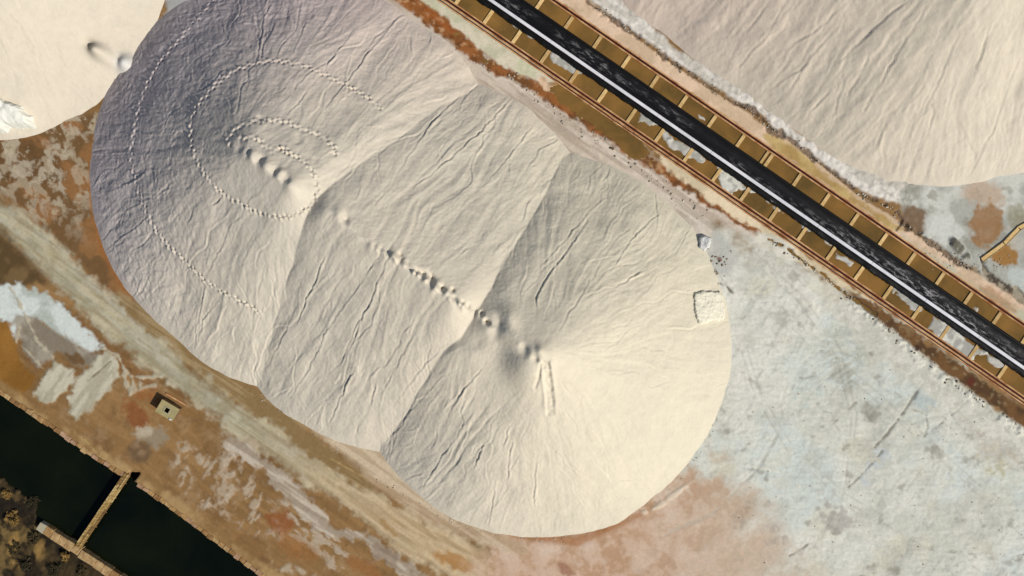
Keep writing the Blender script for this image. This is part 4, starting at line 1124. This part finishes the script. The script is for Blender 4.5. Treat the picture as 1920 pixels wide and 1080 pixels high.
SH = [(8, 928, 0.7, 0.5, 0, 'straw coloured shrub at the left frame edge, nearest the canal'),
      (20, 972, 1.0, 0.6, 0, 'larger straw coloured shrub below the left edge one, in the marsh'),
      (24, 1030, 0.9, 0.5, 1, 'low olive shrub on the pale marsh patch near the left frame edge'),
      (62, 1010, 1.0, 0.6, 1, 'low olive shrub just below the white wall end'),
      (118, 1045, 0.7, 0.6, 0, 'straw coloured shrub against the canal wall near the footbridge end'),
      (100, 1070, 1.2, 0.6, 2, 'dark brown shrub at the bottom edge, between wall and pale patch'),
      (45, 1060, 1.1, 0.6, 2, 'dark brown shrub at the bottom edge near the left corner'),
      (55, 945, 1.0, 0.5, 2, 'dark shrub at the marsh tip beside the open canal'),
      (150, 1075, 0.8, 0.5, 1, 'low olive shrub under the wall at the bottom frame edge')]
for k, (u, v, r, h, kd, lb) in enumerate(SH):
    shrub(u, v, r, h, kd, lb, 50+k)

# ---------------------------------------------------------------- loose clods and stones, too many and small to count
rnd = random.Random(11)
bm = bmesh.new()
def clod(u, v, r):
    z = ground_z(u, v)
    mtx = Matrix.Translation(W(u, v, 0)+ZA*(z+r*0.25)) @ Matrix.Rotation(rnd.uniform(0, 6.28), 4, 'Z') @ Matrix.Diagonal((r*rnd.uniform(0.7, 1.4), r*rnd.uniform(0.7, 1.2), r*0.7, 1))
    res = bmesh.ops.create_icosphere(bm, subdivisions=1, radius=1.0, matrix=mtx)
    for q in res['verts']:
        q.co += Vector((rnd.uniform(-1, 1), rnd.uniform(-1, 1), rnd.uniform(-1, 1)))*r*0.22
for a, b in zip(DR[:-1], DR[1:]):
    for k in range(7):
        t = rnd.random(); clod(a[0]+(b[0]-a[0])*t+rnd.gauss(0, 4), a[1]+(b[1]-a[1])*t+rnd.gauss(0, 3), rnd.uniform(0.05, 0.16))
EDG = [(1440, 450), (1500, 488), (1560, 530), (1640, 592), (1715, 660), (1800, 726), (1920, 810)]
for a, b in zip(EDG[:-1], EDG[1:]):
    for k in range(14):
        t = rnd.random(); clod(a[0]+(b[0]-a[0])*t+rnd.gauss(0, 5), a[1]+(b[1]-a[1])*t+rnd.gauss(0, 4), rnd.uniform(0.05, 0.2))
HE = [(860, 90), (1000, 190), (1110, 268), (1210, 335), (1320, 415)]
for a, b in zip(HE[:-1], HE[1:]):
    for k in range(22):
        t = rnd.random(); clod(a[0]+(b[0]-a[0])*t+rnd.gauss(6, 7), a[1]+(b[1]-a[1])*t+rnd.gauss(-6, 6), rnd.uniform(0.05, 0.18))
for k in range(26):
    clod(rnd.gauss(1345, 16), rnd.gauss(500, 26), rnd.uniform(0.06, 0.22))
for k in range(60):
    clod(rnd.uniform(1720, 1900), rnd.uniform(440, 540)*0.3+0.7*(430+(rnd.random()*0+1)*60), rnd.uniform(0.04, 0.12))
for k in range(150):
    u = rnd.uniform(1380, 1920); v = rnd.uniform(560, 1080)
    if (u-836)*N[0]+v*N[1] < -60: clod(u, v, rnd.uniform(0.03, 0.09))
TOE = [(480, 735), (560, 790), (690, 885), (790, 950), (900, 1000), (1010, 1012), (1120, 995), (1220, 945), (1300, 870), (1340, 790), (1362, 700), (1364, 620)]
for a, b in zip(TOE[:-1], TOE[1:]):
    for k in range(16):
        t = rnd.random(); clod(a[0]+(b[0]-a[0])*t+rnd.gauss(0, 4), a[1]+(b[1]-a[1])*t+rnd.gauss(2, 4), rnd.uniform(0.03, 0.10))
M['clod'] = plain('salt_and_mud_clods', lin(206, 200, 184), 0.9, lin(104, 86, 66), 0.25, 8, 0.01)
o = part('loose_clods', bm, M['clod'], None)
o['kind'] = 'stuff'; tag(o, 'scattered salt and mud clods along the drains and heap feet', 'clods')
